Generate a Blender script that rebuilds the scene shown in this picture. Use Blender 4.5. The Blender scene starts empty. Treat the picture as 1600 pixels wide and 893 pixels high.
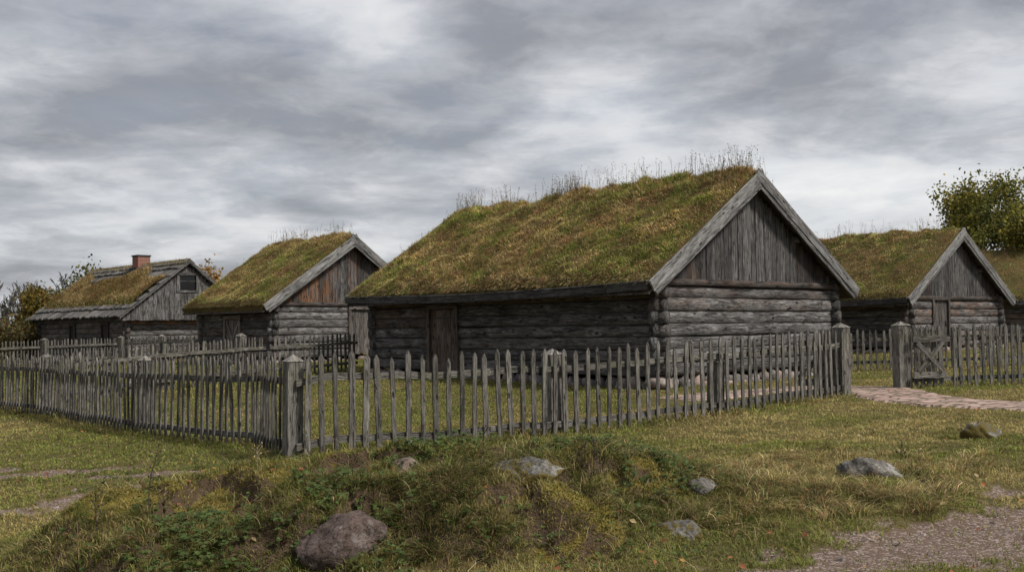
import bpy, math, random
import numpy as np
from mathutils import Vector, Matrix
random.seed(7); RNG = np.random.default_rng(11)
S = bpy.context.scene
COL = S.collection

# ------------------------------------------------------------------ camera
FPX, CX, CY = 1600., 800., 446.5
ROLL, PITCH = .014, math.atan(64.5/1600)
EYE = np.array([0, 0, 1.6])
_F = np.array([0, math.cos(PITCH), math.sin(PITCH)])
_u0 = np.array([0, -math.sin(PITCH), math.cos(PITCH)]); _r0 = np.array([1., 0, 0])
_R = math.cos(ROLL)*_r0 - math.sin(ROLL)*_u0
_U = math.sin(ROLL)*_r0 + math.cos(ROLL)*_u0
cam = bpy.data.cameras.new('camera'); co = bpy.data.objects.new('camera', cam); COL.objects.link(co)
cam.sensor_width = 36; cam.lens = 36; cam.clip_end = 6000; cam.clip_start = .05
co.matrix_world = Matrix(((_R[0], _U[0], -_F[0], EYE[0]), (_R[1], _U[1], -_F[1], EYE[1]), (_R[2], _U[2], -_F[2], EYE[2]), (0, 0, 0, 1)))
S.camera = co

def at(px, py, Y):
    """point of the place that a survey sighting (photo pixel, distance) gives"""
    d = _F + _R*(px-CX)/FPX + _U*(CY-py)/FPX
    return EYE + d*Y/d[1]

# ------------------------------------------------------------------ noise and terrain
def _hash(ix, iy, seed):
    h = (ix.astype(np.int64)*374761393 + iy.astype(np.int64)*668265263 + seed*1442695041) & 0xffffffff
    h = ((h ^ (h >> 13))*1274126177) & 0xffffffff
    h = (h ^ (h >> 16)) & 0xffffffff
    return h/4294967295.
def vnoise(x, y, seed=0):
    x = np.asarray(x, float); y = np.asarray(y, float)
    ix = np.floor(x); iy = np.floor(y); fx = x-ix; fy = y-iy
    fx = fx*fx*(3-2*fx); fy = fy*fy*(3-2*fy)
    a = _hash(ix, iy, seed); b = _hash(ix+1, iy, seed); c = _hash(ix, iy+1, seed); d = _hash(ix+1, iy+1, seed)
    return (a*(1-fx)+b*fx)*(1-fy)+(c*(1-fx)+d*fx)*fy
def fbm(x, y, seed=0, octv=4, rough=.5):
    s = 0; amp = 1; tot = 0
    x = np.asarray(x, float); y = np.asarray(y, float)
    for k in range(octv):
        s = s+amp*vnoise(x, y, seed+k*17); tot += amp; amp *= rough
        x = x*2.03+13.7; y = y*2.03+7.1
    return s/tot
def sstep(a, b, x):
    t = np.clip((x-a)/(b-a), 0, 1); return t*t*(3-2*t)

CP = np.array([(-2.63,12.4,.07),(.14,14,.08),(3.24,16.5,.15),(6.05,18.8,.28),(-3.54,14.1,.01),(-5.49,15.8,0),(-7.28,18.2,-.04),
 (-9,20.6,-.06),(-11.44,22.9,-.08),(3.25,22.6,.19),(-4.3,30.2,.33),(8.6,27.8,.2),(-8.9,38.3,.36),(-19.5,51,.2),(14.8,37.5,.45),
 (10.5,29.5,.22),(-6.9,29,.25),(-9,24,.14),(-20,38,.16),(-19,46,.2),(7.6,20,.3),(10.3,20.6,.33),(-4.7,9.4,-.18),(-3.7,7.4,-.13),
 (-8,10,-.22),(0,6,0),(3,7,.18),(3,8.8,.27),(6,12,.3),(7.2,14.4,.3),(2,4,.1),(-2,4,-.1),(-6,4,-.2),(6,4,.2),(0,1,0),(2,11.3,.17),
 (-.2,11,.05),(-12,14,-.25),(15,14,.35),(25,30,.4),(-30,30,.0),(0,60,.4),(30,60,.5),(-35,60,.1)])
def _tk(r2): return np.where(r2 > 1e-9, .5*r2*np.log(np.maximum(r2, 1e-9)), 0)
def _tps():
    n = len(CP); d2 = ((CP[:, None, :2]-CP[None, :, :2])**2).sum(-1)
    A = np.zeros((n+3, n+3)); A[:n, :n] = _tk(d2)+np.eye(n)*.6
    A[:n, n] = 1; A[:n, n+1:] = CP[:, :2]; A[n:, :n] = A[:n, n:].T
    return np.linalg.solve(A, np.r_[CP[:, 2], 0, 0, 0])
_W = _tps()
def _base(x, y):
    sh = x.shape; x = x.ravel(); y = y.ravel(); out = np.empty_like(x)
    for i in range(0, len(x), 40000):
        X = x[i:i+40000]; Y = y[i:i+40000]
        k = _tk((X[:, None]-CP[:, 0])**2+(Y[:, None]-CP[:, 1])**2)
        out[i:i+40000] = k@_W[:-3]+_W[-3]+_W[-2]*X+_W[-1]*Y
    r = np.hypot(x, y-25)
    w = sstep(38, 75, r)
    return (out*(1-w)+.2*w).reshape(sh)
PATH = np.array([(12.2,10.9),(9.6,13.0),(8.2,14.6),(7.0,16.3),(6.75,17.7),(6.9,19.1),(6.85,20.1),(6.1,20.9),(4.9,20.6),(3.6,19.9),(2.8,19.4)])
def pathdist(x, y):
    best = np.full(np.shape(x), 1e9)
    for a, b in zip(PATH[:-1], PATH[1:]):
        d = b-a; t = np.clip(((x-a[0])*d[0]+(y-a[1])*d[1])/(d@d), 0, 1)
        best = np.minimum(best, np.hypot(x-a[0]-t*d[0], y-a[1]-t*d[1]))
    return best
def segd(x, y, a, b):
    a = np.array(a); d = np.array(b)-a; t = np.clip(((x-a[0])*d[0]+(y-a[1])*d[1])/(d@d), 0, 1)
    return np.hypot(x-a[0]-t*d[0], y-a[1]-t*d[1]), t
def mound(x, y):
    xr = x+1.05; yr = y-8.2-.06*xr
    wob = .25*(fbm(x*.9, y*.9, 5, 3)-.5)
    d = np.hypot((xr+.15)/2.6, yr/1.5)+wob
    m = .44*np.exp(-d**8)
    lump = fbm(x*2.1, y*2.1, 6, 3)
    m = m*(1+.45*(fbm(x*1.2, y*1.2, 7, 2)-.5))+np.exp(-d**4)*(.22*(sstep(.42, .56, lump)-.7)+.15*(fbm(x*4.4, y*4.4, 8, 3)-.5))
    d2 = np.hypot((x-1.15)/.9, (y-8.0)/.8); m = m+.10*np.exp(-d2**2.5)      # shoulder
    d3 = np.hypot((x-2.2)/1.3, (y-8.3)/.9); m = m+.09*np.exp(-d3**2.5)       # rough tussock ground
    d4 = np.hypot((x+1.35)/.55, (y-8.1)/.35); m = m-.13*np.exp(-d4**2.2)     # hollow with bare earth
    return m
def dirt(x, y):
    wob = .5*(fbm(x*1.6, y*1.6, 40, 4)-.5)
    d, t = segd(x, y, (5.6, 8.5), (.9, 5.6)); m = 1-sstep(.15, .85, d+wob*2.0+.8*(fbm(x*6, y*6, 43, 4)-.5))
    d, t = segd(x, y, (-8.5, 8.6), (-3.2, 11.3)); m = np.maximum(m, 1-sstep(.30, .66, d+wob*1.9+.22*t+.7*(fbm(x*6, y*6, 44, 4)-.5)))
    for cx, cy, rx, ry in ((-5.5, 12.6, 1.0, .22), (-4.4, 12.0, .7, .2), (-1.75, 6.35, .42, .32), (-6.9, 13.0, .8, .2)):
        m = np.maximum(m, 1-sstep(.7, 1.2, np.hypot((x-cx)/rx, (y-cy)/ry)+wob*1.4))
    return m
def soil(x, y):
    wob = 1.1*(fbm(x*2.2, y*2.2, 60, 4)-.5)
    m = 1-sstep(.5, 1.1, np.hypot((x+1.35)/.5, (y-8.05)/.3)+wob)
    m = np.maximum(m, .8*(1-sstep(.5, 1.1, np.hypot((x+2.3)/.6, (y-8.0)/.4)+wob)))
    return m
def moss(x, y):
    wob = 1.2*(fbm(x*1.7, y*1.7, 80, 4)-.5)
    m = np.zeros(np.shape(x))
    for cx, cy, rx, ry in ((-2.35, 8.35, .75, .7), (-1.9, 9.1, .6, .3), (-.45, 9.6, .45, .2), (.1, 9.2, .38, .22), (1.05, 7.85, .35, .25), (-2.9, 7.7, .5, .4), (.35, 7.1, .4, .35)):
        m = np.maximum(m, 1-sstep(.55, 1.1, np.hypot((x-cx)/rx, (y-cy)/ry)+wob))
    return m
def gz(x, y):
    x = np.asarray(x, float); y = np.asarray(y, float)
    z = _base(x, y)+mound(x, y)
    near = np.exp(-np.maximum(0, np.hypot(x, y-9)-6)/12)
    pd = sstep(.5, 1.1, pathdist(x, y)); dm = 1-.8*dirt(x, y)
    z = z+near*pd*dm*(.10*(fbm(x*1.3, y*1.3, 1, 3)-.5)+.07*(fbm(x*4.5, y*4.5, 2, 3)-.5))
    z = z+.04*(1-near)*(fbm(x*.5, y*.5, 3, 2)-.5)
    return z-.035*dirt(x, y)
def g1(x, y): return float(gz(np.array([x]), np.array([y]))[0])
def hit(px, py):
    """ground point of a survey sighting"""
    d = _F + _R*(px-CX)/FPX + _U*(CY-py)/FPX
    s = np.arange(4, 60, .02)/d[1]
    P = EYE+d[None]*s[:, None]
    k = np.argmax(P[:, 2] < gz(P[:, 0], P[:, 1]))
    return P[k]

# ------------------------------------------------------------------ helpers
def tag(o, label=None, cat=None, group=None, kind=None):
    if label: o['label'] = label
    if cat: o['category'] = cat
    if group: o['group'] = group
    if kind: o['kind'] = kind
    return o
def empty(name, loc, rz=0):
    o = bpy.data.objects.new(name, None); COL.objects.link(o); o.location = loc; o.rotation_euler = (0, 0, rz); o.empty_display_size = .2
    return o
def link(name, me, parent=None):
    o = bpy.data.objects.new(name, me); COL.objects.link(o)
    if parent is not None: o.parent = parent
    return o
def npmesh(name, V, quads=None, tris=None, tint=None, mat=None, smooth=False):
    me = bpy.data.meshes.new(name)
    nq = 0 if quads is None else len(quads); nt = 0 if tris is None else len(tris)
    loops = np.concatenate([q.ravel() for q in (quads, tris) if q is not None and len(q)]).astype(np.int32)
    me.vertices.add(len(V)); me.vertices.foreach_set('co', np.ascontiguousarray(V, np.float32).ravel())
    me.loops.add(len(loops)); me.loops.foreach_set('vertex_index', loops)
    st = np.r_[np.arange(nq)*4, nq*4+np.arange(nt)*3].astype(np.int32)
    me.polygons.add(nq+nt); me.polygons.foreach_set('loop_start', st)
    me.polygons.foreach_set('use_smooth', np.full(nq+nt, smooth, dtype=bool))
    if tint is not None:
        a = me.attributes.new('tint', 'FLOAT_COLOR', 'POINT')
        t = np.ones((len(V), 4), np.float32); t[:, :3] = tint; a.data.foreach_set('color', t.ravel())
    me.update(calc_edges=True); me.validate()
    if mat: me.materials.append(mat)
    return me

class MB:
    """collects boards, logs, blocks into one mesh with grain-wise UVs and a tint per piece"""
    def __init__(s): s.v = []; s.f = []; s.uv = []; s.t = []; s.m = []
    def face(s, idx, uvs, tint): s.f.append(idx); s.uv += uvs; s.t += [tint]*len(idx)
    def tint(s, b=None, o=0.): return ((b if b is not None else random.uniform(.75, 1.2)), o, random.random(), 1)
    def board(s, p0, p1, w, t, tint=None, segs=1, jit=0., taper=1., flat0=None):
        """p0->p1 centre line; w, t: full width and thickness vectors"""
        p0 = Vector(p0); p1 = Vector(p1); w = Vector(w)/2; t = Vector(t)/2; L = (p1-p0).length
        tint = tint or s.tint(); b = len(s.v); uo = random.uniform(0, 20); wl = w.length*2; tl = t.length*2
        for i in range(segs+1):
            k = i/segs; c = p0.lerp(p1, k); f = 1+(taper-1)*k
            j = Vector((random.uniform(-jit, jit), random.uniform(-jit, jit), random.uniform(-jit, jit))) if jit else Vector()
            for a, c2 in ((-1, -1), (1, -1), (1, 1), (-1, 1)):
                jj = Vector((random.uniform(-jit, jit), random.uniform(-jit, jit), random.uniform(-jit, jit)))*.5 if jit else Vector()
                s.v.append(c+w*a*f+t*c2+j+jj)
        vs = (0, wl, wl+tl, 2*wl+tl, 2*wl+2*tl)
        for i in range(segs):
            for q in range(4):
                a = b+i*4+q; d = b+i*4+(q+1) % 4
                u0 = uo+L*i/segs; u1 = uo+L*(i+1)/segs
                s.face((a, d, d+4, a+4), [(u0, vs[q]), (u0, vs[q+1]), (u1, vs[q+1]), (u1, vs[q])], tint)
        e = b+segs*4
        s.face((b+3, b+2, b+1, b), [(uo, 0), (uo+.01, wl), (uo+.05, wl), (uo+.05, 0)], tint)
        s.face((e, e+1, e+2, e+3), [(uo, 0), (uo+.01, wl), (uo+.05, wl), (uo+.05, 0)], tint)
    def log(s, p0, p1, rv, rd, side, tint=None, sides=12, seg=.3, wob=.07, flat=.55):
        """round log; rv: half height, rd: half depth along SIDE"""
        p0 = Vector(p0); p1 = Vector(p1); ax = (p1-p0); L = ax.length; ax.normalize(); side = Vector(side).normalized(); up = ax.cross(side).normalized()
        if up.z < 0: up = -up
        n = max(2, int(L/seg)); tint = tint or s.tint(); b = len(s.v); uo = random.uniform(0, 30); ph = random.uniform(0, 99)
        for i in range(n+1):
            k = i/n; c = p0.lerp(p1, k)
            sag = (vn1(ph+k*L*.5)-.5)*wob*rv*2
            for q in range(sides):
                a = 2*math.pi*q/sides
                ca, sa = math.cos(a), math.sin(a)
                ca = math.copysign(abs(ca)**flat, ca); sa = math.copysign(abs(sa)**flat, sa)
                r = 1+wob*(vn1(ph+5+k*L*1.3+q*1.7)-.5)*2
                s.v.append(c+side*(ca*rd*r)+up*(sa*rv*r+sag))
        for i in range(n):
            for q in range(sides):
                a = b+i*sides+q; q2 = (q+1) % sides; d = b+i*sides+q2
                u0 = uo+L*i/n; u1 = uo+L*(i+1)/n; v0 = q/sides*2*math.pi*rv; v1 = (q+1)/sides*2*math.pi*rv
                s.face((a, a+sides, d+sides, d), [(u0, v0), (u1, v0), (u1, v1), (u0, v1)], tint)
        for st, rev in ((b, False), (b+n*sides, True)):
            idx = [st+q for q in range(sides)]; dk = (tint[0]*.75, tint[1], tint[2], 1)
            if rev: idx = idx[::-1]
            s.face(tuple(idx), [(uo+.15*math.cos(q), .15*math.sin(q)) for q in range(sides)], dk)
    def tube(s, pts, rad, sides=5, tint=None):
        tint = tint or s.tint(); b = len(s.v); n = len(pts); pts = [Vector(p) for p in pts]; acc = 0; uo = random.uniform(0, 20)
        us = []
        for i, p in enumerate(pts):
            d = (pts[min(i+1, n-1)]-pts[max(i-1, 0)]).normalized()
            x = d.orthogonal().normalized(); y = d.cross(x)
            if i: acc += (p-pts[i-1]).length
            us.append(uo+acc)
            for q in range(sides):
                a = 2*math.pi*q/sides; s.v.append(p+(x*math.cos(a)+y*math.sin(a))*rad[i])
        for i in range(n-1):
            for q in range(sides):
                a = b+i*sides+q; d = b+i*sides+(q+1) % sides
                s.face((a, d, d+sides, a+sides), [(us[i], q*.05), (us[i], q*.05+.05), (us[i+1], q*.05+.05), (us[i+1], q*.05)], tint)
        s.face(tuple(range(b+sides-1, b-1, -1)), [(0, 0)]*sides, tint)
        s.face(tuple(range(b+(n-1)*sides, b+n*sides)), [(0, 0)]*sides, tint)
    def stone(s, c, r, seed, tint=None, sub=10, rough=.3):
        """rough boulder: a lat-long ball with faceted lumps"""
        b = len(s.v); tint = tint or s.tint(); nr = sub; ns = sub*2
        rng = np.random.default_rng(seed); pl = rng.normal(size=(12, 3)); pl /= np.linalg.norm(pl, axis=1)[:, None]; off = rng.uniform(.55, .98, 12) if sub < 20 else rng.uniform(.42, .95, 12)
        for i in range(nr+1):
            th = math.pi*i/nr
            for j in range(ns):
                ph = 2*math.pi*j/ns
                d = np.array([math.sin(th)*math.cos(ph), math.sin(th)*math.sin(ph), math.cos(th)])
                k = pl@d; rr = min(1., float(np.min(np.where(k > .05, off/np.maximum(k, .05), 9))))
                rr *= 1+rough*.35*(vn3(d*3.1+seed)-.5)+rough*.3*(vn3(d*8+seed)-.5)+rough*.14*(vn3(d*19+seed)-.5)
                s.v.append(Vector((c[0]+d[0]*rr*r[0], c[1]+d[1]*rr*r[1], c[2]+d[2]*rr*r[2])))
        for i in range(nr):
            for j in range(ns):
                a = b+i*ns+j; d = b+i*ns+(j+1) % ns
                s.face((a, a+ns, d+ns, d), [(j*.1, i*.1)]*4, tint)
    def build(s, name, mat, parent=None, smooth=False):
        me = bpy.data.meshes.new(name); me.from_pydata([tuple(v) for v in s.v], [], s.f)
        uv = me.uv_layers.new(name='UVMap'); uv.data.foreach_set('uv', [c for p in s.uv for c in p])
        a = me.attributes.new('tint', 'FLOAT_COLOR', 'CORNER'); a.data.foreach_set('color', [c for p in s.t for c in p])
        if smooth: me.polygons.foreach_set('use_smooth', [True]*len(me.polygons))
        me.materials.append(mat); me.update()
        return link(name, me, parent)
_r1 = np.random.default_rng(3).random(4096)
def vn1(x):
    i = math.floor(x); f = x-i; f = f*f*(3-2*f); return float(_r1[i & 4095]*(1-f)+_r1[(i+1) & 4095]*f)
def vn3(p):
    return float(vnoise(np.array([p[0]+p[2]*.7]), np.array([p[1]-p[2]*.9]), 9)[0])

# ------------------------------------------------------------------ materials
class NT:
    def __init__(s, name):
        s.m = bpy.data.materials.new(name); s.m.use_nodes = True; s.t = s.m.node_tree; s.n = s.t.nodes; s.n.clear()
        s.out = s.n.new('ShaderNodeOutputMaterial'); s.b = s.n.new('ShaderNodeBsdfPrincipled'); s.l(s.b.outputs[0], s.out.inputs[0])
    def l(s, a, b): s.t.links.new(a, b)
    def __call__(s, typ, ins=None, **kw):
        n = s.n.new('ShaderNode'+typ)
        for k, v in kw.items(): setattr(n, k, v)
        for k, v in (ins or {}).items():
            if hasattr(v, 'is_linked') or isinstance(v, bpy.types.NodeSocket): s.l(v, n.inputs[k])
            else: n.inputs[k].default_value = v
        return n
    def math(s, op, a, b=0., c=None, clamp=False):
        n = s.n.new('ShaderNodeMath'); n.operation = op; n.use_clamp = clamp
        for i, v in enumerate((a, b) if c is None else (a, b, c)):
            if isinstance(v, bpy.types.NodeSocket): s.l(v, n.inputs[i])
            else: n.inputs[i].default_value = v
        return n.outputs[0]
    def mix(s, f, a, b, mode='MIX'):
        n = s.n.new('ShaderNodeMix'); n.data_type = 'RGBA'; n.blend_type = mode
        for i, v in ((0, f), (6, a), (7, b)):
            if isinstance(v, bpy.types.NodeSocket): s.l(v, n.inputs[i])
            else: n.inputs[i].default_value = v if i == 0 else ((*v, 1) if len(v) == 3 else v)
        return n.outputs[2]
    def ramp(s, f, stops, interp='LINEAR'):
        n = s.n.new('ShaderNodeValToRGB'); n.color_ramp.interpolation = interp; e = n.color_ramp.elements
        while len(e) < len(stops): e.new(.5)
        for k, (p, c) in zip(e, stops): k.position = p; k.color = (*c, 1) if len(c) == 3 else c
        s.l(f, n.inputs[0]); return n.outputs[0]
    def noise(s, vec, scale, detail=4, rough=.55, dist=0.):
        return s('TexNoise', {'Vector': vec, 'Scale': scale, 'Detail': detail, 'Roughness': rough, 'Distortion': dist}).outputs['Fac']
    def bump(s, h, strength=.5, dist=.02, normal=None):
        i = {'Height': h, 'Strength': strength, 'Distance': dist}
        if normal: i['Normal'] = normal
        return s('Bump', i).outputs[0]

def g(v): return (v, v, v)
def wood(name, dark, mid, light, orange=(.25, .115, .052), lichen=0., rand=False, ostr=1., scale=1.):
    t = NT(name)
    uv = t('UVMap').outputs[0]; at_ = t('Attribute', attribute_name='tint'); sep = t('SeparateColor', {0: at_.outputs['Color']})
    off = t('CombineXYZ', {0: t.math('MULTIPLY', sep.outputs[2], 41.), 1: t.math('MULTIPLY', sep.outputs[2], 17.3)}).outputs[0]
    v = t('VectorMath', {0: uv, 1: off}, operation='ADD').outputs[0]
    if rand:
        oi = t('ObjectInfo').outputs['Random']
        v = t('VectorMath', {0: v, 1: t('CombineXYZ', {0: t.math('MULTIPLY', oi, 63.), 1: t.math('MULTIPLY', oi, 29.)}).outputs[0]}, operation='ADD').outputs[0]
    def sc(a, b): return t('VectorMath', {0: v, 1: (a*scale, b*scale, 1)}, operation='MULTIPLY').outputs[0]
    grain = t.noise(sc(2.6, 30), 1., 6, .68, .4)
    fine = t.noise(sc(7, 190), 1., 3, .6)
    stain = t.noise(sc(1.5, 4.2), 1., 6, .66, .8)
    crack = t.noise(sc(.7, 16), 1., 3, .6, .5)
    cr = t.math('SUBTRACT', 1., t.math('MULTIPLY', t.math('ABSOLUTE', t.math('SUBTRACT', crack, .5)), 24.), clamp=True)
    cr = t.math('MULTIPLY', cr, t.math('GREATER_THAN', t.noise(sc(.8, 5), 1.3, 2), .5))
    vor = t('TexVoronoi', {'Vector': sc(2.6, 6.5), 'Scale': 1.}, feature='F1')
    kn = t.math('MULTIPLY', t.math('SUBTRACT', .21, vor.outputs['Distance']), 11., clamp=True)
    kn = t.math('MULTIPLY', kn, t.math('GREATER_THAN', t('SeparateColor', {0: vor.outputs['Color']}).outputs[0], .40))
    f = t.math('ADD', t.math('MULTIPLY', grain, .55), t.math('ADD', t.math('MULTIPLY', stain, .42), t.math('MULTIPLY', t.math('SUBTRACT', fine, .5), .5)))
    col = t.ramp(f, [(.33, dark), (.49, mid), (.66, light)])
    om = t.math('MULTIPLY', sep.outputs[1], t.ramp(t.noise(sc(.8, 3.2), 1.7, 5, .65, .5), [(.40, g(0)), (.58, g(1))]), clamp=True)
    col = t.mix(t.math('MULTIPLY', om, ostr), col, t.mix(grain, tuple(c*.55 for c in orange), orange))
    br = sep.outputs[0]
    if rand: br = t.math('MULTIPLY', br, t.math('MULTIPLY_ADD', oi, .5, .75))
    col = t.mix(1., col, t('CombineColor', {0: br, 1: br, 2: br}).outputs[0], 'MULTIPLY')
    col = t.mix(t.math('MULTIPLY', t.math('MAXIMUM', cr, kn), .85), col, tuple(c*.35 for c in dark))
    if lichen:
        ob = t('TexCoord').outputs['Object']
        lm = t.ramp(t.noise(ob, 26., 5, .65), [(.60, g(0)), (.68, g(1))])
        lm2 = t.ramp(t.noise(ob, 5., 4, .6), [(.42, g(0)), (.6, g(1))])
        col = t.mix(t.math('MULTIPLY', t.math('MULTIPLY', lm, lm2), lichen), col, (.36, .36, .29))
        gm = t.ramp(t.noise(ob, 2.3, 4, .6), [(.5, g(0)), (.68, g(1))])
        col = t.mix(t.math('MULTIPLY', gm, .35), col, (.13, .135, .06))
    t.l(col, t.b.inputs['Base Color']); t.b.inputs['Roughness'].default_value = .82; t.b.inputs['Specular IOR Level'].default_value = .28
    h = t.math('SUBTRACT', t.math('ADD', grain, t.math('MULTIPLY', fine, .4)), t.math('MULTIPLY', t.math('MAXIMUM', cr, kn), 1.2))
    t.l(t.bump(h, .9, .016), t.b.inputs['Normal'])
    return t.m
M = {}
M['log'] = wood('weathered_log', (.017, .0162, .016), (.105, .101, .098), (.33, .325, .32), ostr=.8)
M['log_shaded'] = wood('shaded_log', (.016, .015, .0145), (.084, .080, .077), (.27, .262, .255), ostr=.7)  # darker copy of the log wood, shade under the eaves put into its colour
M['board'] = wood('grey_board', (.020, .0185, .018), (.088, .083, .080), (.25, .243, .24))
M['barge'] = wood('barge_wood', (.06, .058, .056), (.20, .196, .19), (.42, .415, .41))
M['door'] = wood('door_wood', (.03, .025, .022), (.085, .074, .067), (.20, .18, .165), orange=(.16,.085,.045))
M['picket'] = wood('picket_wood', (.045, .041, .036), (.125, .116, .102), (.29, .275, .245), lichen=.8, rand=True, scale=1.6)
M['shingle'] = wood('roof_plank', (.05, .046, .043), (.12, .11, .105), (.26, .25, .24), lichen=.3)
M['bark'] = wood('bark', (.05, .046, .042), (.10, .092, .084), (.17, .16, .145))

def leafmat(name, transl=.35, rough=.7, spec=.2):
    t = NT(name)
    c = t('Attribute', attribute_name='tint').outputs['Color']
    t.l(c, t.b.inputs['Base Color']); t.b.inputs['Roughness'].default_value = rough; t.b.inputs['Specular IOR Level'].default_value = spec
    tr = t('BsdfTranslucent', {'Color': c}); mx = t('MixShader', {0: transl, 1: t.b.outputs[0], 2: tr.outputs[0]})
    t.l(mx.outputs[0], t.out.inputs[0])
    return t.m
M['grass'] = leafmat('grass_blade', .3, .75, .12)
M['leaf'] = leafmat('leaf', .35, .6, .2)

def ground_mat():
    t = NT('ground'); P = t('NewGeometry').outputs['Position']
    a = t('SeparateColor', {0: t('Attribute', attribute_name='mask').outputs['Color']})
    n1 = t.noise(P, 1.1, 5, .6); n2 = t.noise(P, 6., 6, .7); n3 = t.noise(P, 45., 4, .7)
    grass = t.mix(t.ramp(n1, [(.38, g(0)), (.62, g(1))]), (.06, .06, .02), (.13, .10, .042))
    grass = t.mix(t.ramp(n2, [(.45, g(0)), (.7, g(1))]), grass, (.05, .045, .018))
    grass = t.mix(t.math('MULTIPLY', n3, .6), grass, (.11, .085, .035))
    gravel = t.mix(n2, (.07, .047, .033), (.19, .138, .108)); 
    vo = t('TexVoronoi', {'Vector': P, 'Scale': 60.}, feature='F1')
    pc = t('SeparateColor', {0: vo.outputs['Color']}).outputs[0]
    gravel = t.mix(t.math('MULTIPLY', t.math('GREATER_THAN', pc, .72), .65), gravel, t.mix(pc, (.13, .105, .095), (.36, .30, .275)))
    gravel = t.mix(t.math('MULTIPLY', t.math('GREATER_THAN', n3, .56), .5), gravel, (.11, .08, .06))
    soilc = t.mix(n2, (.035, .024, .016), (.11, .075, .05))
    mossc = t.mix(n3, (.09, .075, .02), (.22, .17, .04))
    e = t.math('MULTIPLY', t.math('SUBTRACT', n2, .5), 1.6)
    def mask(k): return t.ramp(t.math('ADD', a.outputs[k], e), [(.36, g(0)), (.64, g(1))])
    col = t.mix(mask(2), grass, mossc); col = t.mix(mask(1), col, soilc); col = t.mix(mask(0), col, gravel)
    t.l(col, t.b.inputs['Base Color']); t.b.inputs['Roughness'].default_value = .95; t.b.inputs['Specular IOR Level'].default_value = .1
    h = t.math('ADD', n2, t.math('ADD', t.math('MULTIPLY', n3, .5), t.math('MULTIPLY', vo.outputs['Distance'], -.4)))
    t.l(t.bump(h, .8, .03), t.b.inputs['Normal']); return t.m
def turf_mat():
    t = NT('turf'); P = t('TexCoord').outputs['Object']
    n1 = t.noise(P, .9, 5, .6); n2 = t.noise(P, 7., 6, .7); n3 = t.noise(P, 40., 4, .7)
    c = t.mix(t.ramp(n1, [(.4, g(0)), (.6, g(1))]), (.07, .07, .02), (.13, .085, .035))
    c = t.mix(t.ramp(n2, [(.45, g(0)), (.7, g(1))]), c, (.035, .026, .014)); c = t.mix(t.math('MULTIPLY', n3, .5), c, (.12, .095, .04))
    t.l(c, t.b.inputs['Base Color']); t.b.inputs['Roughness'].default_value = .95; t.b.inputs['Specular IOR Level'].default_value = .1
    t.l(t.bump(t.math('ADD', n2, n3), 1., .05), t.b.inputs['Normal']); return t.m
def stone_mat(name, a, b, lich=(.42, .42, .38), lam=.6, mossy=0., pink=0.):
    t = NT(name); P = t('TexCoord').outputs['Object']
    tn = t('SeparateColor', {0: t('Attribute', attribute_name='tint').outputs['Color']})
    n1 = t.noise(P, 4., 6, .65); n2 = t.noise(P, 30., 6, .7); n3 = t.noise(P, 110., 3, .7)
    c = t.mix(n1, a, b); c = t.mix(t.ramp(n2, [(.45, g(0)), (.62, g(1))]), c, tuple(x*.5 for x in a))
    c = t.mix(t.math('MULTIPLY', t.math('GREATER_THAN', n3, .6), .4), c, tuple(min(1, x*1.5) for x in b))
    c = t.mix(t.math('MULTIPLY', t.ramp(t.noise(P, 7., 5, .7), [(.55, g(0)), (.62, g(1))]), lam), c, lich)
    c = t.mix(t.math('MULTIPLY', tn.outputs[1], .6), c, (.36, .22, .16))
    br = tn.outputs[0]; c = t.mix(1., c, t('CombineColor', {0: br, 1: br, 2: br}).outputs[0], 'MULTIPLY')
    if mossy:
        nz = t('SeparateXYZ', {0: t('NewGeometry').outputs['Normal']}).outputs[2]
        mm = t.ramp(t.math('ADD', t.math('MULTIPLY', nz, .42), t.math('SUBTRACT', t.math('MULTIPLY', t.noise(P, 9., 6, .72), 1.5), mossy)), [(.58, g(0)), (.68, g(1))])
        c = t.mix(mm, t.mix(n2, (.06, .05, .014), (.16, .12, .03)), c)
    t.l(c, t.b.inputs['Base Color']); t.b.inputs['Roughness'].default_value = .9; t.b.inputs['Specular IOR Level'].default_value = .25
    t.l(t.bump(t.math('ADD', n1, t.math('MULTIPLY', n2, .6)), .9, .03), t.b.inputs['Normal']); return t.m
def paving_mat():
    t = NT('paving'); P = t('TexCoord').outputs['Object']
    w = t('VectorMath', {0: P, 1: t('VectorMath', {0: t('TexNoise', {'Vector': P, 'Scale': 3., 'Detail': 2.}).outputs['Color'], 1: (.12, .12, 0)}, operation='MULTIPLY').outputs[0]}, operation='ADD').outputs[0]
    w = t('VectorMath', {0: w, 1: (3.2, 5.6, 0)}, operation='MULTIPLY').outputs[0]
    ed = t('TexVoronoi', {'Vector': w, 'Scale': 1., 'Randomness': .75}, feature='DISTANCE_TO_EDGE').outputs['Distance']
    ce = t('SeparateColor', {0: t('TexVoronoi', {'Vector': w, 'Scale': 1., 'Randomness': .75}, feature='F1').outputs['Color']}).outputs[0]
    n = t.noise(P, 18., 6, .7)
    c = t.mix(ce, (.27, .15, .12), (.44, .305, .255)); c = t.mix(t.math('MULTIPLY', n, .6), c, (.34, .27, .24))
    gap = t.ramp(t.math('ADD', ed, t.math('MULTIPLY', t.math('SUBTRACT', n, .5), .06)), [(.03, g(1)), (.11, g(0))])
    c = t.mix(gap, c, t.mix(n, (.05, .04, .025), (.12, .10, .04)))
    t.l(c, t.b.inputs['Base Color']); t.b.inputs['Roughness'].default_value = .85
    t.l(t.bump(t.math('ADD', t.math('MULTIPLY', gap, -1.), t.math('MULTIPLY', n, .3)), .9, .03), t.b.inputs['Normal']); return t.m
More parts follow.
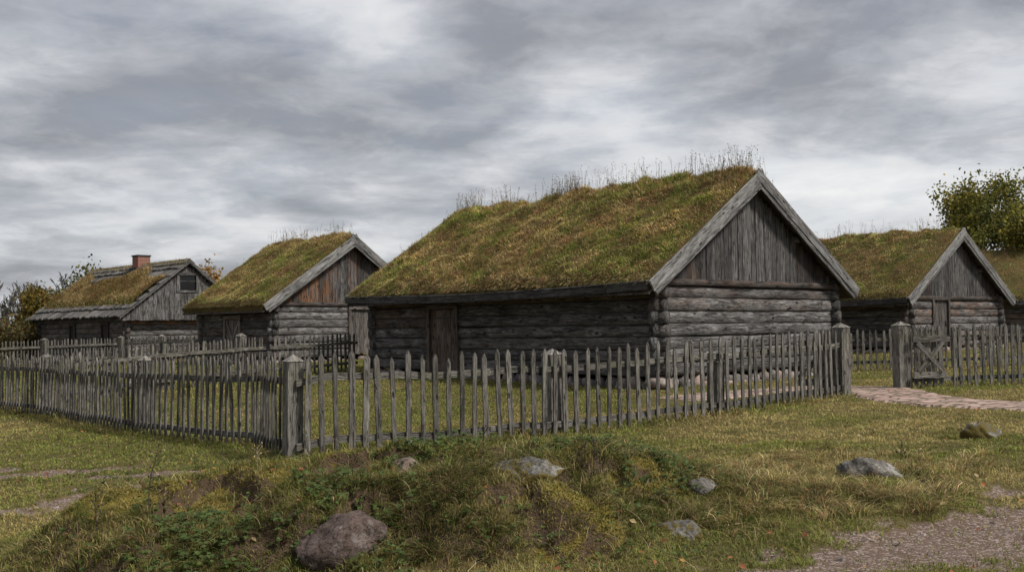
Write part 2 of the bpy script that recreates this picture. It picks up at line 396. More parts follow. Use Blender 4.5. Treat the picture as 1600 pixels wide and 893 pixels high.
def plain(name, c, rough=.8, c2=None, sc=8.):
    t = NT(name)
    col = t.mix(t.noise(t('TexCoord').outputs['Object'], sc, 5, .65), c, c2 or tuple(x*.6 for x in c)); t.l(col, t.b.inputs['Base Color'])
    t.b.inputs['Roughness'].default_value = rough; return t.m
def brick_mat():
    t = NT('brick'); P = t('TexCoord').outputs['Object']
    br = t('TexBrick', {'Vector': t('Mapping', {'Vector': P, 'Rotation': (math.pi/2, 0, 0)}).outputs[0], 'Color1': (.30, .075, .035, 1), 'Color2': (.20, .055, .03, 1), 'Mortar': (.30, .26, .22, 1), 'Scale': 1., 'Mortar Size': .012, 'Brick Width': .24, 'Row Height': .08})
    c = t.mix(t.math('MULTIPLY', t.noise(P, 14., 5, .7), .6), br.outputs['Color'], (.12, .06, .045))
    t.l(c, t.b.inputs['Base Color']); t.b.inputs['Roughness'].default_value = .9; return t.m
M['ground'] = ground_mat(); M['turf'] = turf_mat(); M['paving'] = paving_mat(); M['brick'] = brick_mat()
M['found'] = stone_mat('fieldstone', (.17, .15, .14), (.30, .27, .25), lam=.35)
M['rock_brown'] = stone_mat('brown_rock', (.06, .042, .035), (.15, .11, .095), (.30, .27, .25), lam=.4)
M['rock_grey'] = stone_mat('grey_rock', (.085, .077, .068), (.20, .185, .165), (.34, .33, .30), lam=.7)
M['rock_pink'] = stone_mat('pinkish_rock', (.13, .10, .082), (.27, .205, .17), (.32, .29, .26), lam=.5)
M['rock_moss'] = stone_mat('mossy_rock', (.075, .069, .061), (.17, .158, .142), (.30, .29, .26), lam=.6, mossy=.38)
M['iron'] = plain('rusty_iron', (.03, .027, .025), .6); M['pane'] = plain('dark_pane', (.010, .011, .012), .12); M['sooty'] = plain('chimney_cap', (.04, .038, .036), .8)
M['hill'] = plain('hazy_forest', (.05, .062, .075), .95, (.035, .045, .055), .02)  # distance haze is mixed into the forest colour as blue-grey

# ------------------------------------------------------------------ grass generator
GREEN = np.array([.105, .125, .026]); DGREEN = np.array([.055, .072, .018]); STRAW = np.array([.30, .235, .105]); BROWN = np.array([.150, .105, .058]); OLIVE = np.array([.160, .150, .042]); PALE = np.array([.38, .31, .17]); RUST = np.array([.19, .09, .035]); LIVE = np.array([.12, .17, .03])
def palette(n, w, rng=RNG, var=1.):
    cols = np.stack([GREEN, DGREEN, STRAW, BROWN, OLIVE, PALE, RUST, LIVE])
    w = np.maximum(np.asarray(w, float), 0)
    if w.ndim == 1: w = np.repeat(w[None], n, 0)
    cw = np.cumsum(w/w.sum(1, keepdims=True), 1); k = (rng.random(n)[:, None] > cw).sum(1).clip(0, 7)
    c = cols[k]*1.5; return c*(1+var*rng.uniform(-.4, .35, (n, 1)))*rng.uniform(.92, 1.08, (n, 3))
class Blades:
    def __init__(s): s.V = []; s.Q = []; s.T = []; s.C = []; s.n = 0
    def add(s, P, h, w, lean, tint, up=None, k=3, rng=RNG):
        """P (N,3); h,w (N,); lean (N,3): how far the tip bends away"""
        N = len(P); up = np.array([0, 0, 1.]) if up is None else up
        if up.ndim == 1: up = np.repeat(up[None], N, 0)
        a = rng.uniform(0, 2*np.pi, N); sd = np.stack([np.cos(a), np.sin(a), np.zeros(N)], 1)*(w/2)[:, None]
        lv = []
        for i in range(k):
            q = i/k; c = P+up*(h*q*(1-.25*q))[:, None]+lean*(q*q); f = 1-.55*q
            lv += [c-sd*f, c+sd*f]
        lv.append(P+up*(h*.75)[:, None]+lean)
        V = np.stack(lv, 1); nv = 2*k+1; b = s.n+np.arange(N)[:, None]*nv
        for i in range(k-1): s.Q.append(b+np.array([[2*i, 2*i+1, 2*i+3, 2*i+2]]))
        s.T.append(b+np.array([[2*k-2, 2*k-1, 2*k]]))
        shade = np.ones(nv)
        s.V.append(V.reshape(-1, 3)); s.C.append((tint[:, None, :]*shade[None, :, None]).reshape(-1, 3)); s.n += N*nv
    def cards(s, P, size, tint, nrm=None, rng=RNG, aspect=.7):
        """small leaf faces, each a bent four-sided leaf"""
        N = len(P); d = rng.normal(size=(N, 3)); d /= np.linalg.norm(d, axis=1)[:, None]
        if nrm is not None: d = d*.45+nrm; d /= np.linalg.norm(d, axis=1)[:, None]
        r = rng.normal(size=(N, 3)); a = np.cross(d, r); a /= np.linalg.norm(a, axis=1)[:, None]; b = np.cross(d, a)
        a = a*(size/2)[:, None]; b = b*(size*aspect/2)[:, None]; d = d*(size*.12)[:, None]
        V = np.stack([P-a, P+b*1.0+d, P+a, P-b+d], 1); i0 = s.n+np.arange(N)[:, None]*4
        s.Q.append(i0+np.array([[0, 1, 2, 3]])); s.V.append(V.reshape(-1, 3)); s.C.append(np.repeat(tint, 4, 0)); s.n += N*4
    def obj(s, name, mat, parent=None):
        V = np.concatenate(s.V); C = np.concatenate(s.C)
        return link(name, npmesh(name, V, np.concatenate(s.Q) if s.Q else None, np.concatenate(s.T) if s.T else None, C, mat), parent)
def rlean(N, amt, rng=RNG, bias=(0, 0, 0)):
    a = rng.uniform(0, 2*np.pi, N); r = amt*np.sqrt(rng.random(N))
    return np.stack([np.cos(a)*r+bias[0], np.sin(a)*r+bias[1], -.3*r+bias[2]], 1)

# ------------------------------------------------------------------ ground
def spaced(lo, hi, fine_lo, fine_hi, step, growth=1.07):
    mid = np.arange(fine_lo, fine_hi+1e-6, step)
    def grow(start, end, sg):
        out = []; p = start; d = step
        while (p < end if sg > 0 else p > end): d *= growth; p += sg*d; out.append(p)
        return out
    return np.array(grow(fine_lo, lo, -1)[::-1]+list(mid)+grow(fine_hi, hi, 1))
xs = spaced(-3000, 3000, -5.5, 5.5, .045); ys = spaced(-3000, 3000, 5.2, 13, .045)
GX, GY = np.meshgrid(xs, ys, indexing='xy'); GZ = gz(GX, GY)
nx, ny = len(xs), len(ys)
idx = np.arange(nx*ny).reshape(ny, nx)
Q = np.stack([idx[:-1, :-1], idx[:-1, 1:], idx[1:, 1:], idx[1:, :-1]], -1).reshape(-1, 4)
me = npmesh('ground', np.stack([GX, GY, GZ], -1).reshape(-1, 3), Q, None, None, M['ground'], True)
a = me.attributes.new('mask', 'FLOAT_COLOR', 'POINT')
mk = np.ones((nx*ny, 4), np.float32); mk[:, 0] = dirt(GX, GY).ravel(); _gy, _gx = np.gradient(GZ); _sl = np.hypot(_gx/np.gradient(xs)[None, :], _gy/np.gradient(ys)[:, None]); mk[:, 1] = np.maximum(soil(GX, GY), .75*sstep(.45, .95, _sl)).ravel(); mk[:, 2] = moss(GX, GY).ravel()
a.data.foreach_set('color', mk.ravel())
tag(link('ground', me), kind='structure')

# paved path
def catmull(P, n=14):
    P = np.array(P); Pp = np.vstack([2*P[0]-P[1], P, 2*P[-1]-P[-2]]); out = []
    for i in range(1, len(Pp)-2):
        for t in np.linspace(0, 1, n, endpoint=False):
            p0, p1, p2, p3 = Pp[i-1:i+3]
            out.append(.5*((2*p1)+(-p0+p2)*t+(2*p0-5*p1+4*p2-p3)*t*t+(-p0+3*p1-3*p2+p3)*t**3))
    out.append(P[-1]); return np.array(out)
cl = catmull(PATH); tg = np.gradient(cl, axis=0); tg /= np.linalg.norm(tg, axis=1)[:, None]; nr = np.stack([-tg[:, 1], tg[:, 0]], 1)
K = 15; hw = .72
off = np.linspace(-1, 1, K)[None, :]*hw*(1+.14*(fbm(np.arange(len(cl))*.35, np.zeros(len(cl)), 31, 2)-.5)*2)[:, None]
PX = cl[:, None, 0]+nr[:, None, 0]*off; PY = cl[:, None, 1]+nr[:, None, 1]*off
PZ = gz(PX, PY)+.03+.012*(fbm(PX*4, PY*4, 33, 2)-.5); PZ[:, 0] -= .08; PZ[:, -1] -= .08; PZ[-12:] -= np.linspace(0, .09, 12)[:, None]
ii = np.arange(PX.size).reshape(PX.shape); Q = np.stack([ii[:-1, :-1], ii[:-1, 1:], ii[1:, 1:], ii[1:, :-1]], -1).reshape(-1, 4)
tag(link('path', npmesh('path', np.stack([PX, PY, PZ], -1).reshape(-1, 3), Q, None, None, M['paving'], True)), kind='structure')

# far hills
hv = []; hx = np.linspace(-900, 900, 120)
hz = 6+16*fbm(hx*.006, hx*0, 51, 3)+2*fbm(hx*.12, hx*0, 52, 2)
mb = MB()
for i in range(119):
    b = len(mb.v); 
    for k in (i, i+1):
        x = hx[k]; y = 1300-.0004*x*x
        mb.v += [Vector((x, y, -2)), Vector((x, y+120, hz[k])), Vector((x, y+420, -2))]
    mb.face((b, b+3, b+4, b+1), [(0, 0)]*4, (1, 0, 0, 1)); mb.face((b+1, b+4, b+5, b+2), [(0, 0)]*4, (1, 0, 0, 1))
tag(mb.build('hills', M['hill'], None, True), kind='structure')

# ------------------------------------------------------------------ houses
HOUSES = []
def house(name, label, tip, a, W, L, ze, zr, t, e, o, zb, fh, pitch=.287, zg=None, long_doors=(), gable_doors=(), orange=0., turf=True, bb=None,
          logm='log', logm_long='log_shaded', full=True, lite=False, seed=1, grass=30000, stalks=200, gable_orange=0., eave=True):
    random.seed(seed); rng = np.random.default_rng(seed)
    gd = np.array([math.cos(a), math.sin(a)]); ld = np.array([-math.sin(a), math.cos(a)])
    C = np.array(tip)+gd*e+ld*o
    root = empty(name, (C[0], C[1], zb), a); tag(root, label, 'house', 'log houses of the old farmstead')
    HOUSES.append((C, a, W-2*e, L-2*o))
    ze -= zb; zr -= zb; Ww = W-2*e; Lw = L-2*o; xr = W*t-e
    s1 = (zr-ze)/(xr+e); s2 = (zr-ze)/(W-e-xr)
    def zt(x): return np.where(x < xr, ze+(x+e)*s1, zr-(x-xr)*s2)
    def ztf(x): return float(zt(np.array(x)))
    zg = (zg-zb) if zg is not None else ztf(0)-.42
    # foundation stones
    mb = MB(); k = 0
    for (x0, y0, x1, y1) in ((0, 0, 0, Lw), (0, 0, Ww, 0), (Ww, 0, Ww, Lw), (0, Lw, Ww, Lw)):
        D = math.hypot(x1-x0, y1-y0); p = 0.
        while p < D:
            r = random.uniform(.13, .27); q = min(1, (p+r*.8)/D); k += 1
            mb.stone((x0+(x1-x0)*q+random.uniform(-.06, .06), y0+(y1-y0)*q+random.uniform(-.06, .06), fh*.5+random.uniform(-.06, .02)-.03), (r, r*.85, fh*.5*random.uniform(.8, 1.15)+.04), seed*100+k,
                     (random.uniform(.6, 1.2), random.choice((0, 0, .3, .8)), random.random(), 1), 7, .5)
            if random.random() < .6:
                r2 = random.uniform(.07, .13); k += 1
                mb.stone((x0+(x1-x0)*q+random.uniform(-.3, .3)*(abs(x1-x0) > 1)-(.12 if abs(x1-x0) < 1 and x0 == 0 else 0), y0+(y1-y0)*q-(.12 if y0 == y1 == 0 else 0), r2*.5-.02), (r2*1.2, r2, r2*.8), seed*100+k, (random.uniform(.6, 1.3), random.choice((0, .2, .7)), random.random(), 1), 6, .5)
            p += r*1.55
    for cx_, cy_ in ((0, 0), (0, Lw), (Ww, 0)):
        k += 1; mb.stone((cx_, cy_, fh*.5-.02), (.42, .36, fh*.62), seed*100+k, (1.1, .3, .5, 1), 9, .4)
    mb.build('stone_foundation', M['found'], root, True)
    # log walls
    rv, rd, ex = pitch*.53, .105, .24
    def wall(side, z0, z1, doors, mat, x0, y0, x1, y1, orr):
        m = MB(); D = math.hypot(x1-x0, y1-y0); ux, uy = (x1-x0)/D, (y1-y0)/D; z = z0+pitch/2
        while z < z1:
            segs = [(-ex*random.uniform(.75, 1.15), D+ex*random.uniform(.75, 1.15))]
            for d0, d1, dz0, dz1 in doors:
                if dz0 < z < dz1-.02:
                    new = []
                    for p, q in segs:
                        if p < d0 < q: new += [(p, d0-.03), (d1+.03, q)]
                        else: new.append((p, q))
                    segs = new
            for p, q in segs:
                m.log((x0+ux*p, y0+uy*p, z), (x0+ux*q, y0+uy*q, z), rv*random.uniform(.90, 1.06), rd*random.uniform(.9, 1.15), side, m.tint(random.uniform(.7, 1.25), orr if random.random() < .3 else orr*.15), 12, .35 if not lite else 1.)
            z += pitch
        return m.build('log_wall', M[mat], root, True)
    ztop = ztf(0)-.31
    ddl = [(d[0], d[1], d[2], d[3]) for d in long_doors]; ddg = [(d[0], d[1], d[2], d[3]) for d in gable_doors]
    wall((1, 0, 0), fh, ztop-.05, ddl, logm_long, 0, 0, 0, Lw, .5)
    wall((0, 1, 0), fh+pitch*.5-.14, zg+.1, ddg, logm, 0, 0, Ww, 0, orange)
    wall((1, 0, 0), fh, ztop-.05, (), logm_long, Ww, 0, Ww, Lw, .2)
    wall((0, 1, 0), fh+pitch*.5-.14, zg+.1, (), logm, 0, Lw, Ww, Lw, .2)
    # vertical boards in both gables
    for yy, sg in ((-.12, 1), (Lw+.12, -1)):
        m = MB(); x = -.02
        while x < Ww:
            w = min(random.uniform(.13, .24), Ww+.02-x)
            if w < .05: break
            ztp = min(ztf(x+.02), ztf(x+w-.02))-.30
            if sg > 0 and bb: zlow = bb
            else: zlow = zg
            if ztp > zlow+.05:
                cxp = x+w/2; om = 0.; dkb = 1.
                if orange and not gable_orange and abs(cxp-xr) > Ww*.27: dkb = random.uniform(.35, .7); om = random.uniform(0, .6)
                if gable_orange and sg > 0:
                    om = gable_orange*max(0, abs(cxp-xr)/2.2-.1+random.uniform(-.5, .5))
                
                m.board((cxp, yy+random.uniform(-.008, .008), zlow+random.uniform(-.02, .02)), (cxp, yy+random.uniform(-.008, .008), ztp), (w-.014, 0, 0), (0, .028, 0), m.tint(random.uniform(.45, 1.15)*dkb, min(1, om)), 3, .003)
            x += w
        m.build('gable_boards', M['board'], root)
    m = MB(); m.log((-.35, -.06, zg-.03), (Ww+.35, -.06, zg-.03), .085, .1, (0, 1, 0), m.tint(.55, .5)); m.build('tie_log', M['log_shaded'], root, True)
    # roof: deck, purlin ends, barge boards, eave boards, turf, grass
    roof = None
    m = MB()
    y0, y1 = -o, Lw+o
    for xa, xb in ((-e, xr), (W-e, xr)):
        za, zb_ = ztf(xa)-.27, ztf(xb)-.27
        n = int((y1-y0)/.22)
        for i in range(n):
            yc = y0+(i+.5)*(y1-y0)/n
            m.board((xa, yc, za), (xb, yc, zb_), (0, (y1-y0)/n-.006, 0), (0, 0, .05), m.tint(random.uniform(.5, .9), .2))
    roof = m.build('roof', M['door'], root)
    for px_, pz_, pr in ((xr, zr-.44, .09), (-.02, ztf(0)-.44, .10), (Ww+.02, ztf(Ww)-.44, .10), ((xr)*.5, ztf(xr*.5)-.43, .08), (xr+(Ww-xr)*.5, ztf(xr+(Ww-xr)*.5)-.43, .08)):
        m = MB(); m.log((px_, y0+.12, pz_), (px_, y1-.12, pz_), pr, pr, (1, 0, 0), m.tint(.9, .3), 10, 1.); m.build('purlin', M['log_shaded'], roof, True)
    for yy, sg in ((y0, -1), (y1, 1)):
        for xa, xb in ((-e, xr), (W-e, xr)):
            sl = math.copysign(1, xb-xa)
            d = Vector((xb-xa, 0, ztf(xb)-ztf(xa))); dn = d.normalized(); nrm = Vector((-dn.z, 0, dn.x)); 
            if nrm.z < 0: nrm = -nrm
            up_w, lo_w = (.26, .13) if not lite else (.2, .1)
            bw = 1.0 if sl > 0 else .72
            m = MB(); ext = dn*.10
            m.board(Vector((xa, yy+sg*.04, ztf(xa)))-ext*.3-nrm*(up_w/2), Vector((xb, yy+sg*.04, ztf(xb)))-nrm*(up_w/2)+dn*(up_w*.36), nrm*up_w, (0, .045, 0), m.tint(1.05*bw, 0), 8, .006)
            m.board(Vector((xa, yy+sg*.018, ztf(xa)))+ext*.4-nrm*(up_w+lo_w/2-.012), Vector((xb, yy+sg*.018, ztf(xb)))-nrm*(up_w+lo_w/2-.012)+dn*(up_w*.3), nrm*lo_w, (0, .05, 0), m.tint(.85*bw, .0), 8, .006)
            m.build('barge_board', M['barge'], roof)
    if turf and eave:
        for xa, sg in ((-e, -1), (W-e, 1)):
            m = MB(); n = 10
            def ez(q): return -.10-.10*math.sin(math.pi*q)
            for i in range(n):
                qa, qb = i/n, (i+1)/n
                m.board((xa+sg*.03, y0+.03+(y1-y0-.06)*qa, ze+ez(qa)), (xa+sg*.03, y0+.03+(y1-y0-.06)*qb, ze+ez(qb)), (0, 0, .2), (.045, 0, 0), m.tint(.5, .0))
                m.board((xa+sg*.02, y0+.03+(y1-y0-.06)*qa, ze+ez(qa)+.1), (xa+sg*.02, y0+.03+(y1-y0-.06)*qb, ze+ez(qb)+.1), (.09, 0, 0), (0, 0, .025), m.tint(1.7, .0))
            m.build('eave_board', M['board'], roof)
    def turfh(x, y):
        ed = np.minimum(x+e, W-e-x); ev = sstep(.0, .22, ed); eb = sstep(0, .45, np.minimum(y-y0, y1-y)); eb2 = sstep(0, .9, np.minimum(y-y0, y1-y))
        rid = np.exp(-((x-xr)/.35)**2)
        return ev*(.05+.10*eb+eb2*(.34*(fbm(x*.8, y*.8, seed, 3)-.5)+.23*(fbm(x*2.8, y*2.8, seed+3, 3)-.5)))-.03*rid-.02-.10*rid*eb2*(fbm(x*.1, y*.4, seed+8, 2)-.3)
    lod = .11 if not lite else .25
    if turf:
        nX = int(W/lod); nY = int(L/lod)
        X1 = np.unique(np.r_[np.linspace(-e+.02, W-e-.02, nX), xr, -e+.08, -e+.16, W-e-.08]); Y1 = np.linspace(y0+.05, y1-.05, nY)
        TX, TY = np.meshgrid(X1, Y1); TZ = zt(TX)+turfh(TX, TY); V = np.stack([TX, TY, TZ], -1)
        ii = np.arange(TX.size).reshape(TX.shape); Q = [np.stack([ii[:-1, :-1], ii[:-1, 1:], ii[1:, 1:], ii[1:, :-1]], -1).reshape(-1, 4)]
        V = V.reshape(-1, 3); ring = np.r_[ii[0, :], ii[1:, -1], ii[-1, -2::-1], ii[-2:0:-1, 0]]
        low = V[ring].copy(); low[:, 2] -= .22; b = len(V); r2 = b+np.arange(len(ring)); V = np.vstack([V, low])
        nx2 = np.roll(np.arange(len(ring)), -1); Q.append(np.stack([ring, r2, r2[nx2], ring[nx2]], -1))
        link('turf', npmesh('turf', V, np.concatenate(Q), None, None, M['turf'], True), roof)
        # grass on the turf
        B = Blades(); N = grass
        X = rng.uniform(-e+.02, W-e-.02, N); vis = rng.random(N) < np.where(X < xr+.4, 1, .35); X = X[vis]; N = len(X)
        Y = rng.uniform(y0+.04, y1-.04, N); Z = zt(X)+turfh(X, Y)-.01
        p = fbm(X*.75+Y*.2, Y*.75, seed+20, 4); q = fbm(X*2.5, Y*2.5, seed+21, 3); rel = np.clip((zt(X)-ze)/(zr-ze), 0, 1)
        gr = sstep(.43, .58, p+.16*(.5-rel)+.22*(q-.5)); edge = 1-sstep(0, .3, X+e); pale = sstep(.52, .62, fbm(X*1.6, Y*1.6, seed+25, 3)); dk = sstep(.54, .64, fbm(X*2.1, Y*2.1, seed+29, 3))
        w = np.stack([1.0*gr+.08, .3*gr+.05+.5*dk*gr, .35+1.3*pale, .65-.45*gr+1.8*edge+2.2*dk+.5*sstep(.6, .95, rel), .7+0*p, .05+.5*pale, .36-.25*gr+.5*dk, 1.05*gr*(q > .48)], 1)
        tc = palette(N, w, rng)
        s = np.where(X < xr, -s1, s2); nrm = np.stack([np.where(X < xr, -s1, s2)*.5, 0*X, np.ones(N)], 1); nrm /= np.linalg.norm(nrm, axis=1)[:, None]
        h = rng.uniform(.04, .14, N)*(.6+.9*q)*(1+.6*(rel > .85)); wd = rng.uniform(.010, .02, N)*(1. if not lite else 1.7)
        ln = rlean(N, .10, rng)+np.stack([np.where(X < xr, -.05, .05)*(1+edge*1.2), 0*X, -.03-.06*edge], 1); tc = tc*(.7+1.9*fbm(X*2.2, Y*2.2, seed+33, 4))[:, None]*np.array([.98, .98, 1.02])
        B.add(np.stack([X, Y, Z], 1), h, wd, ln, tc, nrm, 2, rng)
        N = int(L*(340 if eave else 1100)); Y = rng.uniform(y0+.05, y1-.05, N); X = -e+rng.uniform(.02, .16, N); hq = rng.uniform(.08, .26, N)*(.5+fbm(Y*2, Y*0, seed+40, 3))
        B.add(np.stack([X, Y, zt(X)+turfh(X, Y)-.01], 1), hq*.5, rng.uniform(.010, .018, N)*(1. if not lite else 1.7), np.stack([-hq*rng.uniform(.3, 1.0, N), rng.normal(0, .06, N), -hq*rng.uniform(.1, .75, N)], 1), palette(N, [.15, .1, .7, 1.3, .4, .25, .4, 0], rng)*.75, None, 3, rng)
        # taller clumps
        nc = int(grass/220); cx = rng.uniform(-e+.15, W-e-.2, nc); cy = rng.uniform(y0+.15, y1-.15, nc)
        kb = 26; X = (cx[:, None]+rng.normal(0, .07, (nc, kb))).ravel().clip(-e+.04, W-e-.04); Y = (cy[:, None]+rng.normal(0, .08, (nc, kb))).ravel().clip(y0+.05, y1-.05)
        ck = rng.integers(0, 3, nc).repeat(kb); wts = np.array([[.2, .3, 1, .4, .4, .4, 0, 0], [0, .1, .3, 1.4, .1, 0, .8, 0], [1, .6, .2, 0, .5, 0, 0, .8]])[ck]
        N = len(X); hh = (rng.uniform(.12, .3, nc).repeat(kb))*rng.uniform(.6, 1.1, N)
        B.add(np.stack([X, Y, zt(X)+turfh(X, Y)-.02], 1), hh, rng.uniform(.008, .016, N)*(1. if not lite else 1.6), rlean(N, .12, rng)*hh[:, None]*7, palette(N, wts, rng), None, 3, rng)
        # dry stalks with seed heads, mostly along the ridge
        n = stalks
        cc = rng.uniform(y0+.2, y1-.2, 14); sel = rng.integers(0, 14, n)
        Y = np.where(rng.random(n) < .8, cc[sel]+rng.normal(0, .22, n), rng.uniform(y0+.1, y1-.1, n)).clip(y0+.06, y1-.06)
        X = (xr+rng.normal(0, .22, n)); sc = rng.random(n) < .32; X[sc] = rng.uniform(-e+.4, W-e-.1, sc.sum())
        h = rng.uniform(.2, .95, n)*np.where(sc, .7, 1); ln = rlean(n, .13, rng); Pb = np.stack([X, Y, zt(X)+turfh(X, Y)-.02], 1)
        thin = .010 if not lite else .013
        tcs = np.where(rng.random((n, 1)) < .5, BROWN*.7, STRAW*.85)*rng.uniform(.7, 1.1, (n, 1))
        B.add(Pb, h, np.full(n, thin), ln, tcs, None, 3, rng)
        for r in range(7):
            f = rng.uniform(.68, 1.02, n); pp = Pb+np.stack([0*f, 0*f, h*.76*f], 1)+ln*(f**2)[:, None]+rng.normal(0, .012+.010*(r > 3), (n, 3))
            B.cards(pp, rng.uniform(.018, .034, n)*(1. if not lite else 1.7), tcs*.75, None, rng)
        B.obj('roof_grass', M['grass'], roof)
    return dict(root=root, roof=roof, zt=zt, ztf=ztf, xr=xr, Ww=Ww, Lw=Lw, zg=zg, ze=ze, zr=zr, e=e, o=o, s1=s1, s2=s2, C=C, a=a, zb=zb, W=W, L=L, rng=rng, pitch=pitch, fh=fh)

def along_long(hs, px):
    """distance along the long wall sighted at photo column px"""
    C, a = hs
    ld = np.array([-math.sin(a), math.cos(a)]); k = (px-CX)/FPX
    return (k*C[1]-C[0])/(ld[0]-k*ld[1])
def along_gable(hs, px):
    C, a = hs; gd = np.array([math.cos(a), math.sin(a)]); k = (px-CX)/FPX
    return (k*C[1]-C[0])/(gd[0]-k*gd[1])
def corner(tip, a, e, o): return (np.array(tip)+np.array([math.cos(a), math.sin(a)])*e+np.array([-math.sin(a), math.cos(a)])*o, a)

def plank_door(root, wall, p0, p1, z0, z1, style, tintb=1., orange=.2, handle=True, frame_o=.1):
    """a door in the long wall (x=0) or gable wall (y=0) > frame, hinge, handle"""
    def pt(p, z, d): return (-d, p, z) if wall == 'long' else (p, -d, z)
    def wv(w): return (0, w, 0) if wall == 'long' else (w, 0, 0)
    def tv(t): return (t, 0, 0) if wall == 'long' else (0, t, 0)
    m = MB(); n = max(3, int((p1-p0)/.2)); ww = (p1-p0)/n
    for i in range(n):
        c = p0+(i+.5)*ww
        m.board(pt(c, z0, .05), pt(c, z1, .05), wv(ww-.012), tv(.04), m.tint(tintb*random.uniform(.75, 1.2), orange), 3, .003)
    d = m.build('door', M['door'], root)
    m = MB(); fw = .13
    m.board(pt(p0-fw/2, z0-.05, .07), pt(p0-fw/2, z1+.02, .07), wv(fw), tv(.16), m.tint(tintb*.95, frame_o), 3, .004)
    m.board(pt(p1+fw/2, z0-.05, .07), pt(p1+fw/2, z1+.02, .07), wv(fw), tv(.16), m.tint(tintb*.95, frame_o), 3, .004)
    m.board(pt(p0-fw, z1+.085, .075), pt(p1+fw, z1+.085, .075), (0, 0, .13), tv(.17), m.tint(tintb, frame_o), 3, .004)
    m.build('door_frame', M['door'], d)
    if style == 'brace':
        m = MB()
        m.board(pt(p0+.07, z1-.05, .085), pt(p1-.07, z0+.12, .085), (0, 0, .13), tv(.03), m.tint(2.8, 0))
        m.board(pt(p1-.07, z1-.05, .118), pt((p0+p1)/2, (z0+z1)/2, .118), (0, 0, .1), tv(.03), m.tint(2.2, 0))
        m.build('door_brace', M['board'], d)
    if style == 'hinged':
        for zz in (z1-.22,):
            m = MB(); m.board(pt(p0+.05, zz, .082), pt(p1-.15, zz, .082), (0, 0, .05), tv(.012), m.tint()); m.build('hinge', M['iron'], d)
    if handle:
        m = MB(); zc = (z0+z1)/2-.03; pc = p0+.06 if style != 'plain' else p1-.12
        m.board(pt(pc, zc-.11, .085), pt(pc, zc+.11, .085), wv(.1), tv(.02), m.tint())
        m.tube([pt(pc, zc+.06, .10), pt(pc, zc+.04, .14), pt(pc, zc-.04, .14), pt(pc, zc-.06, .10)], [.012]*4, 6)
        m.build('handle', M['iron'], d)
    return d

# main house
c0 = corner((2.915, 21.8), .762, .8, .38)
dl = along_long(c0, 715), along_long(c0, 676)
H1 = house('log_house', 'large turf-roofed log house with brown plank door, closest to the picket fence', (2.915, 21.8), .762, 9.04, 11.26, 2.556, 5.319, .479, .8, .38, .17, .30,
           zg=2.60, long_doors=[(dl[0]-.1, dl[1]+.1, 0, 2.05)], orange=.2, seed=4, grass=190000, stalks=900)
plank_door(H1['root'], 'long', dl[0], dl[1], .28, 1.93, 'hinged', 1.15, .5, True, .25)
# middle house
c0 = corner((-9.125, 37.5), .8, .7, .4)
dl = along_long(c0, 377), along_long(c0, 356); dg = along_gable(c0, 545), along_gable(c0, 580)
H2 = house('log_house', 'smaller turf-roofed log house with orange stained gable boards and braced side door', (-9.125, 37.5), .8, 8.334, 6.0, 2.569, 5.33, .5, .7, .4, .3, .25,
           zg=2.62, long_doors=[(dl[0]-.1, dl[1]+.1, 0, 1.95)], gable_doors=[(dg[0]-.1, dg[1]+.1, 0, 2.25)], orange=.1, gable_orange=1.3, seed=9, grass=75000, stalks=260, eave=False)
plank_door(H2['root'], 'long', dl[0], dl[1], .2, 1.75, 'brace', 2.0, .0, False)
plank_door(H2['root'], 'gable', dg[0], dg[1], .35, 2.08, 'plain', 1.25, .0, True)
# right house
c0 = corner((14.3, 37.), .7, .7, .4)
dg = along_gable(c0, 1454), along_gable(c0, 1476)
H3 = house('log_house', 'turf-roofed log house with narrow grey gable door, standing behind the open gate', (14.3, 37.), .7, 8.57, 10., 2.484, 5.19, .5, .7, .4, .38, .25,
           zg=2.52, gable_doors=[(dg[0]-.1, dg[1]+.1, 0, 2.2)], orange=.5, seed=15, grass=70000, stalks=240)
plank_door(H3['root'], 'gable', dg[0], dg[1], .3, 2.02, 'plain', 1.0, .0, True)
# house farthest right
H4 = house('log_house', 'low turf-roofed cabin with orange brown logs, mostly hidden behind the right gable', (37., 50.), 1.50, 8., 13., 2.6, 5.35, .5, .6, .4, .5, .3,
           orange=.9, logm_long='log', seed=23, grass=22000, stalks=60, lite=True)
